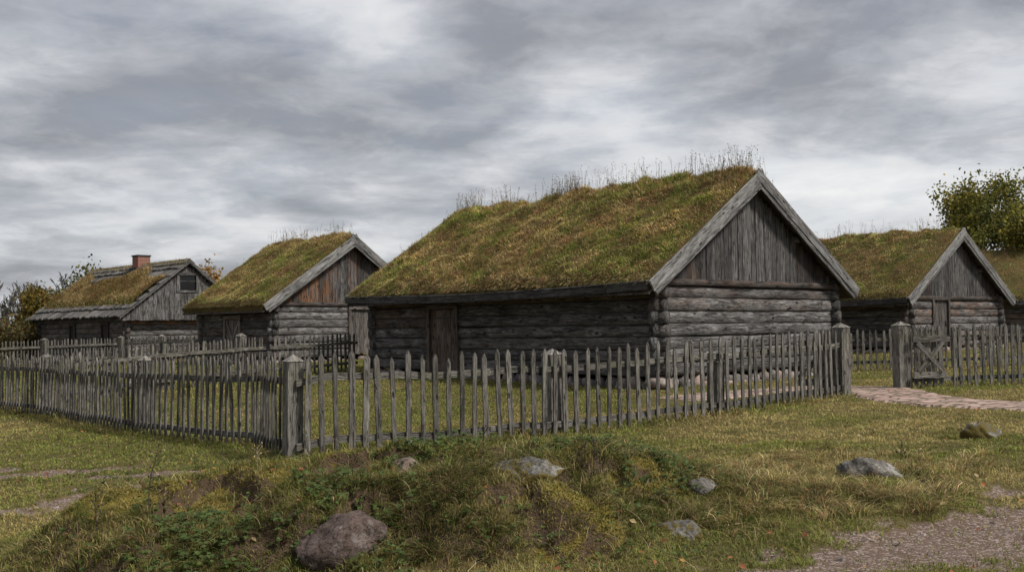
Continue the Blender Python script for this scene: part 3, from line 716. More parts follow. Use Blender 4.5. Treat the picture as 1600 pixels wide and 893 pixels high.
# ------------------------------------------------------------------ old house with plank roof (left)
def plank_house():
    random.seed(31); rng = np.random.default_rng(31)
    tip, a, W, L, ze, zr, t, e, o, zb = (-19.6, 51.), .78, 7.5, 12.4, 2.32, 5.25, .5, .65, .12, .2
    gd = np.array([math.cos(a), math.sin(a)]); ld = np.array([-math.sin(a), math.cos(a)])
    C = np.array(tip)+gd*e+ld*o; root = empty('plank_roofed_house', (C[0], C[1], zb), a)
    tag(root, 'old grey log house with mossy plank roof and red brick chimney', 'house', 'log houses of the old farmstead')
    HOUSES.append((C, a, W-2*e, L-2*o))
    ze -= zb; zr -= zb; Ww = W-2*e; Lw = L-2*o; xr = W*t-e; s = (zr-ze)/(xr+e)
    zt = lambda x: ze+(x+e)*s if x < xr else zr-(x-xr)*s
    zta = lambda x: np.where(x < xr, ze+(x+e)*s, zr-(x-xr)*s)
    y0, y1 = -o, Lw+o; set_back = .45
    # stones
    m = MB(); k = 0
    for (xa, ya, xb, yb) in ((0, set_back, 0, Lw), (0, set_back, Ww, set_back)):
        D = math.hypot(xb-xa, yb-ya); p = 0
        while p < D:
            r = random.uniform(.15, .27); k += 1; q = p/D
            m.stone((xa+(xb-xa)*q, ya+(yb-ya)*q, .08), (r, r, .2), 900+k, None, 6, .4); p += r*1.7
    m.build('stone_foundation', M['found'], root, True)
    pitch = .29
    for (side, xa, ya, xb, yb, off, orr, doors, mat) in (((1, 0, 0), 0, set_back, 0, Lw-.3, 0, .3, [(1.9, 2.8), (6.2, 7.0)], 'log_shaded'), ((0, 1, 0), 0, set_back, Ww, set_back, .14, .95, [], 'log'),
                                              ((1, 0, 0), Ww, set_back, Ww, Lw-.3, 0, .2, [], 'log_shaded'), ((0, 1, 0), 0, Lw-.3, Ww, Lw-.3, .14, .2, [], 'log_shaded')):
        m = MB(); D = math.hypot(xb-xa, yb-ya); ux, uy = (xb-xa)/D, (yb-ya)/D; z = .2+pitch/2-off
        while z < ze+.22:
            segs = [(-.22, D+.22)]
            for d0, d1 in doors:
                segs = [sg for p, q in segs for sg in (((p, d0), (d1, q)) if p < d0 < q and z < 1.9 else ((p, q),))]
            for p, q in segs: m.log((xa+ux*p, ya+uy*p, z), (xa+ux*q, ya+uy*q, z), .15, .1, side, m.tint(random.uniform(.7, 1.2), orr if random.random() < .6 else .1), 12, .5)
            z += pitch
        m.build('log_wall', M[mat], root, True)
    for d0, d1 in ((1.9, 2.8), (6.2, 7.0)): 
        plank_door(root, 'long', d0+set_back+.1, d1+set_back-.1, .2, 1.8, 'plain', .45, .2, False)
    # gable boards hang below the eaves line, window in the gable
    wx0, wx1, wz0, wz1 = xr-.55, xr+.45, ze+1.45, ze+2.25
    for yy in (-.02, Lw+.02):
        m = MB(); x = -e+.03
        while x < W-e-.05:
            w = min(random.uniform(.17, .3), W-e-.03-x)
            ztp = min(zt(x+.01), zt(x+w-.01))-.06; zl = ze-.10+random.uniform(-.02, .02); cx = x+w/2
            def bd(a_, b_):
                if b_-a_ > .03: m.board((cx, yy, a_), (cx, yy, b_), (w-.012, 0, 0), (0, .03, 0), m.tint(random.uniform(.8, 1.35), 0), 3, .003)
            if yy < 0 and wx0-.03 < cx < wx1+.03: bd(zl, min(wz0, ztp)); bd(wz1, ztp)
            else: bd(zl, ztp)
            x += w
        m.build('gable_boards', M['board'], root)
    m = MB()
    for p, q, wv, in (((wx0-.05, wz0), (wx0-.05, wz1), (.11, 0, 0)), ((wx1+.05, wz0), (wx1+.05, wz1), (.11, 0, 0)), ((wx0-.12, wz1+.05), (wx1+.12, wz1+.05), (0, 0, .11)), ((wx0-.12, wz0-.05), (wx1+.12, wz0-.05), (0, 0, .11))):
        m.board((p[0], -.05, p[1]), (q[0], -.05, q[1]), wv, (0, .05, 0), m.tint(1.2, 0))
    win = m.build('window', M['board'], root)
    m = MB(); m.board(((wx0+wx1)/2, .02, wz0+.01), ((wx0+wx1)/2, .02, wz1-.01), (wx1-wx0, 0, 0), (0, .01, 0)); m.build('pane', M['pane'], win)
    m = MB(); m.board((wx0+.01, -.0, (wz0+wz1)/2+.08), (wx1-.01, 0, (wz0+wz1)/2+.08), (0, 0, .05), (0, .03, 0), m.tint(.9, 0)); m.build('sash_bar', M['board'], win)
    # plank courses
    m = MB(); ncourse = 7; sl = math.hypot(xr+e, zr-ze)
    for side in (0, 1):
        for c in range(ncourse):
            f0 = c/ncourse-.012; f1 = (c+1.25)/ncourse if c < ncourse-1 else 1.0
            y = y0-.1
            while y < y1+.1:
                w = random.uniform(.14, .24); j = random.uniform(-.03, .03)/sl*2
                xa, xb = (-e+(xr+e)*(f0+j), -e+(xr+e)*f1) if side == 0 else (W-e-(W-e-xr)*(f0+j), W-e-(W-e-xr)*f1)
                za = ze+(zr-ze)*(f0+j)+.15; zb2 = ze+(zr-ze)*f1+.02
                m.board((xa, y+w/2, za), (xb, y+w/2, zb2), (0, w-.03, 0), (0, 0, .05), m.tint(random.uniform(.4, 1.6), 0), 1, .012)
                y += w
    roof = m.build('plank_roof', M['shingle'], root)
    m = MB()
    for sg in (-1, 1): m.board((xr+sg*.12, y0-.12, zr+.06), (xr+sg*.12, y1+.1, zr+.06), (.3, 0, -sg*.3*s), (0, 0, .03), m.tint(.9, 0), 6, .01)
    m.build('ridge_cap', M['shingle'], roof)
    m = MB()
    for xa in (-e, W-e):
        m.board((xa, y0-.1, ze+.04), (xr, y0-.1, zr+.03), (0, 0, .17), (0, .035, 0), m.tint(1.0, 0), 5, .005)
    m.build('barge_board', M['board'], roof)
    # turf that has grown over the planks
    nX, nY = 46, 110
    fx = np.linspace(.15, .93, nX); yy = np.linspace(y0+.25, y1-.3, nY); FX, YY = np.meshgrid(fx, yy)
    XX = -e+(xr+e)*FX; dens = sstep(.0, .12, FX-.17)*sstep(0, .2, 1.10-.62*(fbm(YY*.45, YY*0, 71, 3)-.15)-FX)
    slant = sstep(-.6, .6, (YY-y0)*.9-(FX-.3)*4.0+1.2)
    hh = dens*(.13+.14*(fbm(XX*1.5, YY*1.5, 72, 3)-.4))*slant
    ZZ = zta(XX)+.08+hh*1.2-.06*(hh < .03)
    ii = np.arange(XX.size).reshape(XX.shape); Q = np.stack([ii[:-1, :-1], ii[:-1, 1:], ii[1:, 1:], ii[1:, :-1]], -1).reshape(-1, 4)
    link('turf', npmesh('turf', np.stack([XX, YY, ZZ], -1).reshape(-1, 3), Q, None, None, M['turf'], True), roof)
    B = Blades(); N = 34000
    F = rng.uniform(.15, .93, N); Y = rng.uniform(y0+.25, y1-.3, N); X = -e+(xr+e)*F
    d = sstep(.0, .12, F-.17)*sstep(0, .2, 1.10-.62*(fbm(Y*.45, Y*0, 71, 3)-.15)-F)*sstep(-.6, .6, (Y-y0)*.9-(F-.3)*4.0+1.2)
    kp = rng.random(N) < d; X, Y, F, d = X[kp], Y[kp], F[kp], d[kp]; N = len(X)
    Z = zta(X)+.08+1.2*d*(.13+.14*(fbm(X*1.5, Y*1.5, 72, 3)-.4))-.02; p = fbm(X*.8, Y*.8, 73, 3)
    w = np.stack([.6*(F < .3)+.1*(p > .5), .2*(p > .5), 1.0*(p < .55), .8+0*p, .35+0*p, .4*(p < .5), .6+0*p, .3*(F < .25)], 1)
    B.add(np.stack([X, Y, Z], 1), rng.uniform(.08, .26, N), rng.uniform(.02, .035, N), rlean(N, .12, rng)+np.array([-.05, 0, -.02]), palette(N, w, rng), None, 2, rng)
    N = 5000; Y = rng.uniform(y0, y1, N); kp = (fbm(Y*.5, Y*0, 77, 2) > .42) | (Y < 2.8); Y = Y[kp]; N = len(Y); X = xr+rng.normal(0, .13, N)
    B.add(np.stack([X, Y, zta(X)+.05], 1), rng.uniform(.08, .4, N), rng.uniform(.014, .024, N), rlean(N, .12, rng), palette(N, [.1, .1, 1, .6, .5, .4, .3, 0], rng), None, 2, rng)
    B.obj('roof_grass', M['grass'], roof)
    # chimney
    cy = 5.6; m = MB(); cxr = xr+.05
    m.board((cxr, cy, zr-.35), (cxr, cy, zr+.62), (.72, 0, 0), (0, .72, 0), m.tint(1, 0)); ch = m.build('chimney', M['brick'], roof)
    m = MB(); m.board((cxr, cy, zr+.622), (cxr, cy, zr+.70), (.80, 0, 0), (0, .80, 0), m.tint(1, 0), 1); m.build('chimney_cap', M['sooty'], ch)
    m = MB(); m.board((cxr-.25, cy, zr-.42), (cxr-.25, cy, zr-.02), (.5, 0, 0), (0, .9, 0)); m.build('flashing', M['sooty'], ch)
plank_house()

# ------------------------------------------------------------------ fences
def picket_meshes():
    out = []
    for k in range(8):
        m = MB(); w = random.uniform(.064, .076); th = .024; b = len(m.v); H = 1.2
        zs = [0, .3, .6, .9, H-.065, H]; tint = (random.uniform(.8, 1.15), 0, random.random(), 1); uo = random.uniform(0, 9); bend = random.uniform(-.012, .012)
        for i, z in enumerate(zs):
            f = 1 if i < 5 else .2; bx = bend*math.sin(math.pi*z/H)+random.uniform(-.003, .003)
            for a, c in ((-1, -1), (1, -1), (1, 1), (-1, 1)): m.v.append(Vector((a*w/2*f*random.uniform(.93, 1.05)+bx, c*th/2*(1 if i < 5 else .7), z)))
        for i in range(len(zs)-1):
            for q in range(4):
                p = b+i*4+q; d = b+i*4+(q+1) % 4; vv = (0, w, w+th, 2*w+th, 2*w+2*th)
                m.face((p, d, d+4, p+4), [(uo+zs[i], vv[q]), (uo+zs[i], vv[q+1]), (uo+zs[i+1], vv[q+1]), (uo+zs[i+1], vv[q])], tint)
        e = b+(len(zs)-1)*4; m.face((b+3, b+2, b+1, b), [(0, 0)]*4, tint); m.face((e, e+1, e+2, e+3), [(0, 0)]*4, tint)
        o = m.build('picket', M['picket']); out.append(o.data); bpy.data.objects.remove(o)
    return out
PICK = picket_meshes()
def post_mesh(h, w):
    m = MB(); ch = .09; uo = random.uniform(0, 9); t = (random.uniform(.85, 1.1), 0, random.random(), 1)
    zs = [-.2, .3, .75, h-ch]; b = len(m.v)
    for z in zs:
        for a, c in ((-1, -1), (1, -1), (1, 1), (-1, 1)): m.v.append(Vector((a*w/2*random.uniform(.96, 1.03), c*w/2*random.uniform(.96, 1.03), z)))
    for a, c in ((-1, -1), (1, -1), (1, 1), (-1, 1)): m.v.append(Vector((a*w*.54, c*w*.54, h-ch+.004)))
    for i in range(4):
        for q in range(4):
            p = b+i*4+q; d = b+i*4+(q+1) % 4; za = (zs+[h-ch])[i]; zc = (zs+[h-ch])[i+1]
            m.face((p, d, d+4, p+4), [(uo+za, q*w), (uo+za, q*w+w), (uo+zc, q*w+w), (uo+zc, q*w)], t)
    m.v.append(Vector((0, 0, h))); e = b+16
    lt = (1.25, 0, t[2], 1)
    for q in range(4): m.face((e+q, e+(q+1) % 4, e+4), [(uo, 0), (uo, w), (uo+.1, w/2)], lt)
    return m
FENCE_LINES = []
def fence(label, pts, spacing, posts, side, H=1.2, rail_side=-1, rails=(.16, .93), seed=1, group='weathered picket fences', skip=(), pw=.2, post_h=1.3, hvar=.02, wscale=1.):
    """pts: polyline (X,Y); side: +1/-1 which way the pickets face off the line; rails and posts sit on the other side"""
    rnd = random.Random(seed); pts = [np.array(p, float) for p in pts]
    root = empty('picket_fence', (pts[0][0], pts[0][1], g1(*pts[0]))); tag(root, label, 'fence', group); z0 = root.location.z
    seg = [np.linalg.norm(b-a) for a, b in zip(pts[:-1], pts[1:])]; tot = sum(seg); FENCE_LINES.append(pts)
    def P(s):
        for i, (a, b) in enumerate(zip(pts[:-1], pts[1:])):
            if s <= seg[i] or i == len(seg)-1: return a+(b-a)*(s/seg[i]), math.atan2((b-a)[1], (b-a)[0])
            s -= seg[i]
    s = spacing*.6
    while s < tot-.05:
        if not any(a < s < b for a, b in skip):
            c, an = P(s); nrm = np.array([-math.sin(an), math.cos(an)])*side
            o = link('picket', PICK[rnd.randrange(8)], root); c2 = c+nrm*.055
            zz = g1(c[0], c[1])
            o.location = (c2[0]-pts[0][0], c2[1]-pts[0][1], zz-z0+rnd.uniform(-.01, .03)); o.rotation_euler = (rnd.gauss(0, .012), rnd.gauss(0, .013)*(1 if rnd.random() < .9 else 1.8), an+(math.pi if rnd.random() < .5 else 0))
            o.scale = (rnd.uniform(.85, 1.12)*wscale, 1, H/1.2*rnd.uniform(1-hvar, 1+hvar)*(1 if rnd.random() < .97 else rnd.uniform(.93, .97)))
        s += spacing*rnd.uniform(.91, 1.09)
    for rz in rails:
        n = max(1, round(tot/2.6))
        for i in range(n):
            m = MB(); k = 6
            for j in range(k):
                sa, sb = tot*(i+j/k)/n, tot*(i+(j+1)/k)/n
                pa, an = P(sa); pb, an2 = P(sb); nr = np.array([-math.sin(an), math.cos(an)])*side*.012
                m.board((pa[0]+nr[0]-pts[0][0], pa[1]+nr[1]-pts[0][1], g1(*pa)-z0+rz), (pb[0]+nr[0]-pts[0][0], pb[1]+nr[1]-pts[0][1], g1(*pb)-z0+rz), (0, 0, .085), (-math.sin(an)*.05, math.cos(an)*.05, 0), (1.0, 0, .3+.1*i, 1))
            m.build('rail', M['picket'], root)
    for sp, ph, w in posts:
        c, an = P(sp); nrm = np.array([-math.sin(an), math.cos(an)])*side*(-.02-w/2)
        if ph > 1.28: nrm *= .3
        o = post_mesh(ph, w).build('fence_post', M['picket'], root); o.location = (c[0]+nrm[0]-pts[0][0], c[1]+nrm[1]-pts[0][1], g1(*c)-z0); o.rotation_euler = (rnd.gauss(0, .008), rnd.gauss(0, .008), an)
    return root
def online(a, b, px):
    k = (px-CX)/FPX; a = np.array(a); d = np.array(b)-a; return abs((k*a[1]-a[0])/(d[0]-k*d[1]))*np.linalg.norm(d)
A0 = (-2.63, 12.4); A1 = (6.05, 18.8)
RB = [A0, (.14, 14.1), (3.24, 16.25), A1]
tot = sum(np.linalg.norm(np.array(b)-np.array(a)) for a, b in zip(RB[:-1], RB[1:]))
fence('long weathered picket fence running from the corner post to the paved gateway', RB, .192, [(0.0, 1.28, .2), (3.85, 1.2, .22), (7.1, .92, .2), (tot, 1.32, .24)], -1, seed=3)
LF = [(-2.78, 12.55), (-3.54, 14.1), (-5.49, 15.9), (-7.28, 18.1), (-9., 20.4), (-11.44, 22.9), (-13.4, 25.2)]
fence('dense picket fence running back from the corner post beside the grassy slope', LF, .17, [(5.3, 1.27, .2), (11.2, 1.27, .2)], 1, seed=5, wscale=.82, hvar=.035)
pB = at(422, 590, 29.)[:2]
fence('picket fence with bright top rail, joining the large and small turf houses', [(-4.75, 31.4), tuple(pB)], .17, [(4.2, 1.3, .22)], -1, H=1.15, rails=(.25, .86), seed=8)
fence('yard fence with pale top rail in front of the small turf house', [tuple(pB+np.array([-.1, -.1])), tuple(at(318, 605, 26.)[:2]), tuple(at(210, 615, 24.)[:2]), tuple(at(100, 627, 22.7)[:2])], .17, [], -1, H=1.15, rails=(.25, .86), seed=9)
q0 = at(-60, 590, 37.)[:2]; q1 = at(186, 575, 46.)[:2]; q2 = at(315, 570, 45.)[:2]
fence('distant picket fence below the brick chimney house, seen from its rail side', [tuple(q0), tuple(q1)], .2, [(4.2, 1.25, .22), (9.2, 1.25, .22)], 1, H=1.15, rails=(.3, .88), seed=12)
fence('short distant fence of thin pickets under the orange logs', [tuple(q1+np.array([.15, .05])), tuple(q2)], .2, [(1.95, 1.25, .22)], -1, H=1.15, rails=(.3, .88), seed=13)
fence('dark picket fence across the yard behind the open gateway', [tuple(at(1270, 590, 29.3)[:2]), tuple(at(1660, 577, 29.8)[:2])], .2, [(4.3, 1.25, .2)], -1, rails=(.25, .9), seed=14, H=1.18)
G0 = at(1413, 607, 20.)[:2]; G1 = at(1480, 603, 20.2)[:2]; G2 = at(1650, 600, 20.8)[:2]
fence('picket fence right of the gateway post, carrying on past the braced gate', [tuple(G0), tuple(G0+(G1-G0)*1.0), tuple(G2)], .165, [(0, 1.32, .26)], -1, seed=16, skip=[(0, .95)])
def gate(label, p, ang, w, seed, mirror=False, xb=True):
    rnd = random.Random(seed); z = g1(*p); r = empty('gate', (p[0], p[1], z+.04), ang); tag(r, label, 'gate')
    n = 5
    for i in range(n):
        o = link('picket', PICK[rnd.randrange(8)], r); o.location = ((i+.5)*w/n, .05, rnd.uniform(-.02, .02)); o.rotation_euler = (0, rnd.gauss(0, .012), 0); o.scale = (1.25, 1, .985)
    for zz in (.22, .92):
        m = MB(); m.board((-.02, 0, zz), (w+.02, 0, zz), (0, 0, .12), (0, .035, 0), (1.15, 0, rnd.random(), 1), 2, .003); m.build('rail', M['picket'], r)
    ends = [((.06, -.036, .84), (w-.08, -.036, .30))] if not mirror else [((w-.06, -.036, .84), (.06, -.036, .30))]
    if xb: ends.append(((w-.06, -.012, .86), (.10, -.012, .28)))
    for a_, b_ in ends:
        d = (Vector(b_)-Vector(a_)).normalized(); m = MB(); m.board(a_, b_, Vector((-d.z, 0, d.x))*.09, (0, .022, 0), (1.1, 0, rnd.random(), 1), 2, .002); m.build('brace', M['picket'], r)
    return r
gv = (G1-G0)/np.linalg.norm(G1-G0)
gate('open gate leaf with crossed braces beside the stout gateway post', G0+gv*.16+np.array([.0, -.17]), math.atan2(gv[1], gv[0])+.03, .70, 2)
gd_ = (np.array(RB[2])-np.array(A1)); gd_ /= np.linalg.norm(gd_)
gate('gate leaf with one diagonal brace, folded back behind the long picket fence', np.array(A1)+gd_*.25+np.array([.03, .42]), math.atan2(gd_[1], gd_[0])-.12, .95, 4, False, False)

# ------------------------------------------------------------------ rocks
ROCKS = []
def rock(label, px, py, size, mat, seed, sink=.35, rot=0, rough=.45):
    p = hit(px, py); r = MB(); r.stone((0, 0, 0), size, seed, (1, 0, .5, 1), 26, rough)
    o = r.build('boulder', M[mat], None, True); o.location = (p[0], p[1]+size[1]*.55, p[2]+size[2]*sink); o.rotation_euler = (0, 0, rot)
    ROCKS.append((o.location.x, o.location.y, size[0], size[1], rot)); tag(o, label, 'boulder', 'boulders in the grass'); return o
rock('large brown boulder half sunk in the front slope of the mound', 515, 858, (.43, .27, .26), 'rock_brown', 3, -.04, .1, .4)
rock('pinkish pointed rock on top of the mound by the fence', 632, 745, (.26, .20, .20), 'rock_pink', 14, -.12, .3, .4)
rock('flat grey slab with a cap of yellow moss', 828, 747, (.38, .22, .14), 'rock_moss', 21, .12, 0, .4)
rock('small slanting grey rock on the clover slope', 1100, 768, (.15, .12, .11), 'rock_grey', 33, .0, .6, .4)
rock('low rock under brown moss near the gravel edge', 1055, 838, (.24, .2, .13), 'rock_moss', 44, -.1, -.4, .4)
rock('angular grey boulder among straw-coloured tussocks', 1362, 748, (.34, .25, .25), 'rock_grey', 52, .0, .2, .4)
rock('low lichen-spotted rock in the grass below the paved path', 1543, 686, (.27, .22, .2), 'rock_moss', 67, .0, 0, .4)

# ------------------------------------------------------------------ trees and bushes
def tree(name, label, cat, base, h, trunk_r, seed, spread=.6, depth=5, leaves=0, leaf_size=.16, cols=None, group=None, start=.3, lean=0., crown_r=None, leafr=.45, squash=1., minr=.006):
    rnd = random.Random(seed); rng = np.random.default_rng(seed); r = empty(name, base); tag(r, label, cat, group)
    m = MB(); tips = []
    def grow(p, d, L, rad, lvl):
        n = 4; pts = [p]; rr = [rad]; q = p.copy(); dd = d.copy()
        for i in range(n):
            dd = (dd+Vector((rnd.gauss(0, .13), rnd.gauss(0, .13), rnd.gauss(.03, .08)))).normalized(); q = q+dd*(L/n); pts.append(q.copy()); rr.append(max(rad*(1-.38*(i+1)/n), minr))
        m.tube(pts, rr, 6 if lvl < 2 else 3, (1, 0, rnd.random(), 1))
        if lvl >= depth-2: tips.extend([pts[-1], pts[2]])
        if lvl < depth:
            k = rnd.choice((2, 3, 3)) if lvl > 0 else 5
            for i in range(k):
                src = pts[rnd.choice((2, 3, 4))] if i else pts[-1]
                az = rnd.uniform(0, 6.283); tilt = rnd.uniform(.35, 1.0)*spread*(1.25 if lvl == 0 else 1)
                x = dd.orthogonal().normalized(); y = dd.cross(x); nd = (dd*math.cos(tilt)+(x*math.cos(az)+y*math.sin(az))*math.sin(tilt)).normalized()
                grow(src.copy(), nd, L*rnd.uniform(.62, .82), max(rr[-1]*rnd.uniform(.55, .8), minr), lvl+1)
    grow(Vector((0, 0, -.2)), Vector((lean, 0, 1)).normalized(), h*start, trunk_r, 0)
    zmax = max(v.z for v in m.v); k = h/zmax
    for v in m.v: v *= k; v.x *= squash; v.y *= squash
    m.build('trunk', M['bark'], r, True)
    if leaves:
        T = np.array([tuple(t) for t in tips])*k*np.array([squash, squash, 1]); sel = T[rng.integers(0, len(T), leaves)]
        P = sel+rng.normal(0, leafr*.5, (leaves, 3)); B = Blades(); w = np.array([c[1] for c in cols]); w = w/w.sum()
        # whole sprays share a colour
        tk = fbm(sel[:, 0]*1.3+sel[:, 2]*.7, sel[:, 1]*1.3+sel[:, 2], seed, 3); kk = np.clip(((tk-.3)/.4+rng.normal(0, .22, leaves)), 0, .999)
        C = np.array([c[0] for c in cols])[np.searchsorted(np.cumsum(w), kk).clip(0, len(cols)-1)]*rng.uniform(.6, 1.35, (leaves, 1))
        B.cards(P, rng.uniform(.6, 1.3, leaves)*leaf_size, C, None, rng); B.obj('crown', M['leaf'], r)
    return r
def bush(name, label, base, size, n, cols, seed, leaf=.14, group='bushes behind the far fence', stems=14):
    rnd = random.Random(seed); rng = np.random.default_rng(seed); r = empty(name, base); tag(r, label, 'bush', group); m = MB()
    ends = []
    for i in range(stems):
        a = rnd.uniform(0, 6.283); q = Vector((math.cos(a)*size[0]*rnd.uniform(.1, 1), math.sin(a)*size[1]*rnd.uniform(.1, 1), size[2]*rnd.uniform(.5, 1.)))
        m.tube([(0, 0, -.1), q*.45+Vector((0, 0, .25*size[2])), q], [.05, .03, .01], 4, (1, 0, .2, 1)); ends.append(q)
        for j in range(5):
            e2 = q+Vector((rnd.gauss(0, .35)*size[0]*.6, rnd.gauss(0, .35)*size[1]*.6, rnd.gauss(0, .22)*size[2])); m.tube([q*.7, (q*.7).lerp(e2, .5)+Vector((0, 0, .1)), e2], [.02, .014, .006], 3, (1, 0, .3, 1)); ends.append(e2)
    m.build('stem', M['bark'], r, True)
    E = np.array([tuple(e) for e in ends]); sel = E[rng.integers(0, len(E), n)]*rng.uniform(.45, 1.05, (n, 1)); P = sel+rng.normal(0, .12, (n, 3))*np.array(size)*1.2; P[:, 2] = np.maximum(P[:, 2], .02)
    C = np.array(cols)[rng.integers(0, len(cols), n)]*rng.uniform(.55, 1.4, (n, 1)); B = Blades(); B.cards(P, rng.uniform(.6, 1.3, n)*leaf, C, None, rng); B.obj('foliage', M['leaf'], r); return r
b_ = at(1545, 540, 62.)
tree('deciduous_tree', 'broad olive-green autumn tree rising behind the right-hand turf roof', 'tree', (b_[0], b_[1], .4), 9.3, .26, 19, .62, 5, 34000, .20, [((.15, .15, .03), 3), ((.25, .225, .042), 3), ((.35, .28, .055), 2), ((.10, .11, .028), 3)], 'trees beyond the farm', .27, 0., None, .75, 1.2)
b_ = at(1618, 540, 58.)
bush('evergreen_bush', 'dark green bush at the foot of the olive-green tree', (b_[0], b_[1], 2.6), (1.3, 1.3, 2.6), 1500, [(.03, .045, .014), (.05, .06, .018)], 5, .2, 'bushes beyond the farm')
for i, (px, top, Y, sd, lab, spr) in enumerate(((8, 432, 72, 2, 'tall bare tree at the edge of the yellow-leaved tree', .55), (33, 452, 74, 5, 'thin bare tree just beside the tall bare one', .5), (88, 424, 80, 7, 'wide bare tree above the eaves of the plank-roofed house', .75), (62, 438, 84, 11, 'leafless twiggy tree between thin and wide bare trees', .7))):
    b_ = at(px, 540, Y); tp = at(px, top, Y)[2]
    tree('bare_tree', lab, 'tree', (b_[0], b_[1], .2), tp-.2, .15, sd, spr, 5, 0, group='bare trees on the left', start=.3, minr=.022)
b_ = at(42, 540, 66.)
tree('yellow_tree', 'round autumn tree with yellow-brown leaves beside the plank roof', 'tree', (b_[0], b_[1], .2), at(40, 455, 66)[2]-.2, .14, 31, .85, 5, 9000, .22, [((.15, .115, .02), 3), ((.10, .09, .02), 3), ((.21, .14, .025), 2), ((.16, .09, .03), 2)], 'trees beyond the farm', .25, 0, None, .7, .95)
b_ = at(150, 540, 72.)
tree('green_tree', 'green leafy tree poking above the plank roof near the chimney', 'tree', (b_[0], b_[1], .2), at(135, 414, 72)[2]-.2, .16, 37, .6, 4, 1500, .26, [((.07, .085, .02), 3), ((.13, .12, .03), 2)], 'trees beyond the farm', .3, 0, None, .6, .7)
b_ = at(326, 540, 74.)
tree('orange_tree', 'orange-leaved tree showing behind the gable of the plank-roofed house', 'tree', (b_[0], b_[1], .2), at(326, 413, 74)[2]-.2, .16, 41, .6, 4, 1500, .24, [((.30, .17, .05), 3), ((.36, .24, .09), 2), ((.2, .11, .04), 1)], 'trees beyond the farm', .3, 0, None, .6, .55)
OL = [(.08, .075, .02), (.13, .10, .03), (.055, .06, .02), (.16, .10, .035)]
for i, (px, Y, sz, lab) in enumerate(((12, 64, (2.2, 1.6, 1.9), 'olive bush lowest at the picture edge under bare trees'), (48, 60, (1.7, 1.4, 1.9), 'brown green bush below the yellow-brown tree'), (-25, 62, (2.2, 1.5, 2.2), 'brown bush partly cut by the picture edge'), (78, 70, (2.2, 1.5, 2.4), 'shrub beside the corner of the plank-roofed house'))):
    b_ = at(px, 540, Y); bush('autumn_bush', lab, (b_[0], b_[1], .15), sz, 2600, OL, 50+i, .17)

# ------------------------------------------------------------------ grass, clover, moss, stalks, leaves
def in_house(x, y):
    m = np.zeros(len(x), bool)
    for C, a, ww, lw in HOUSES:
        dx, dy = x-C[0], y-C[1]; lx = dx*math.cos(a)+dy*math.sin(a); ly = -dx*math.sin(a)+dy*math.cos(a); m |= (lx > -.05) & (lx < ww+.05) & (ly > -.05) & (ly < lw+.05)
    return m
def fdist(x, y):
    d = np.full(len(x), 1e9)
    for L in FENCE_LINES:
        for a, b in zip(L[:-1], L[1:]): d = np.minimum(d, segd(x, y, a, b)[0])
    return d
def lawn():
    rng = np.random.default_rng(77); B = Blades(); N = 520000
    th = rng.uniform(-.60, .60, N); r = np.exp(rng.uniform(math.log(5.0), math.log(48), N)); x = np.sin(th)*r; y = np.cos(th)*r
    pdm = pathdist(x, y)
    keep = (rng.random(N) > .955*sstep(.30, .80, dirt(x, y)+.9*(fbm(x*5, y*5, 90, 3)-.5))) & (pdm > .66+.14*rng.random(N)-.1*(rng.random(N) < .08)) & ~in_house(x, y) & (rng.random(N) > .8*soil(x, y))
    x, y, r = x[keep], y[keep], r[keep]; N = len(x); z = gz(x, y)
    p = fbm(x*.7, y*.7, 101, 4); q = fbm(x*3, y*3, 102, 3); fd = fdist(x, y); strip = np.exp(-(fd/.28)**2)
    right = sstep(-1.5, 2.5, x-.1*(y-10)); ms = moss(x, y)
    gr = sstep(.38, .62, p+.12*(q-.5)-.16*right+.15)
    w = np.stack([.9*gr+.15, .35*gr+.12+.3*strip, (.75-.55*gr)*(.5+.6*right)+.3*strip, .22+.5*strip+.2*(q < .4), .45+1.5*ms, .05*right*(1-gr), .05+0*p, .40*gr*(p > .55)], 1)
    tc = palette(N, w, rng, .6); av = (w/w.sum(1, keepdims=True))@np.stack([GREEN, DGREEN, STRAW, BROWN, OLIVE, PALE, RUST, LIVE])*1.5; tc = tc*.5+av*.5; tc = tc*(.6+.8*fbm(x*1.3, y*1.3, 108, 4))[:, None]
    lush = .6+.9*q; mm = np.clip(mound(x, y)/.2, 0, 1)
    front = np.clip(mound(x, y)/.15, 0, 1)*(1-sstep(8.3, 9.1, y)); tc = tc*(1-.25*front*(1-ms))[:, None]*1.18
    h = rng.uniform(.025, .075, N)*lush*(1+2.6*strip*rng.random(N))*(1+.5*mm)*(1-.5*ms)
    wd = np.maximum(.0045, .0011*r)*rng.uniform(.7, 1.3, N)
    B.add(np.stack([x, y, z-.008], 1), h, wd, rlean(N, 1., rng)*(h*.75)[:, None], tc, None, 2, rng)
    tag(B.obj('lawn_grass', M['grass']), 'short yellow green grass covering the yard and the slope', 'grass', kind='stuff')
lawn()
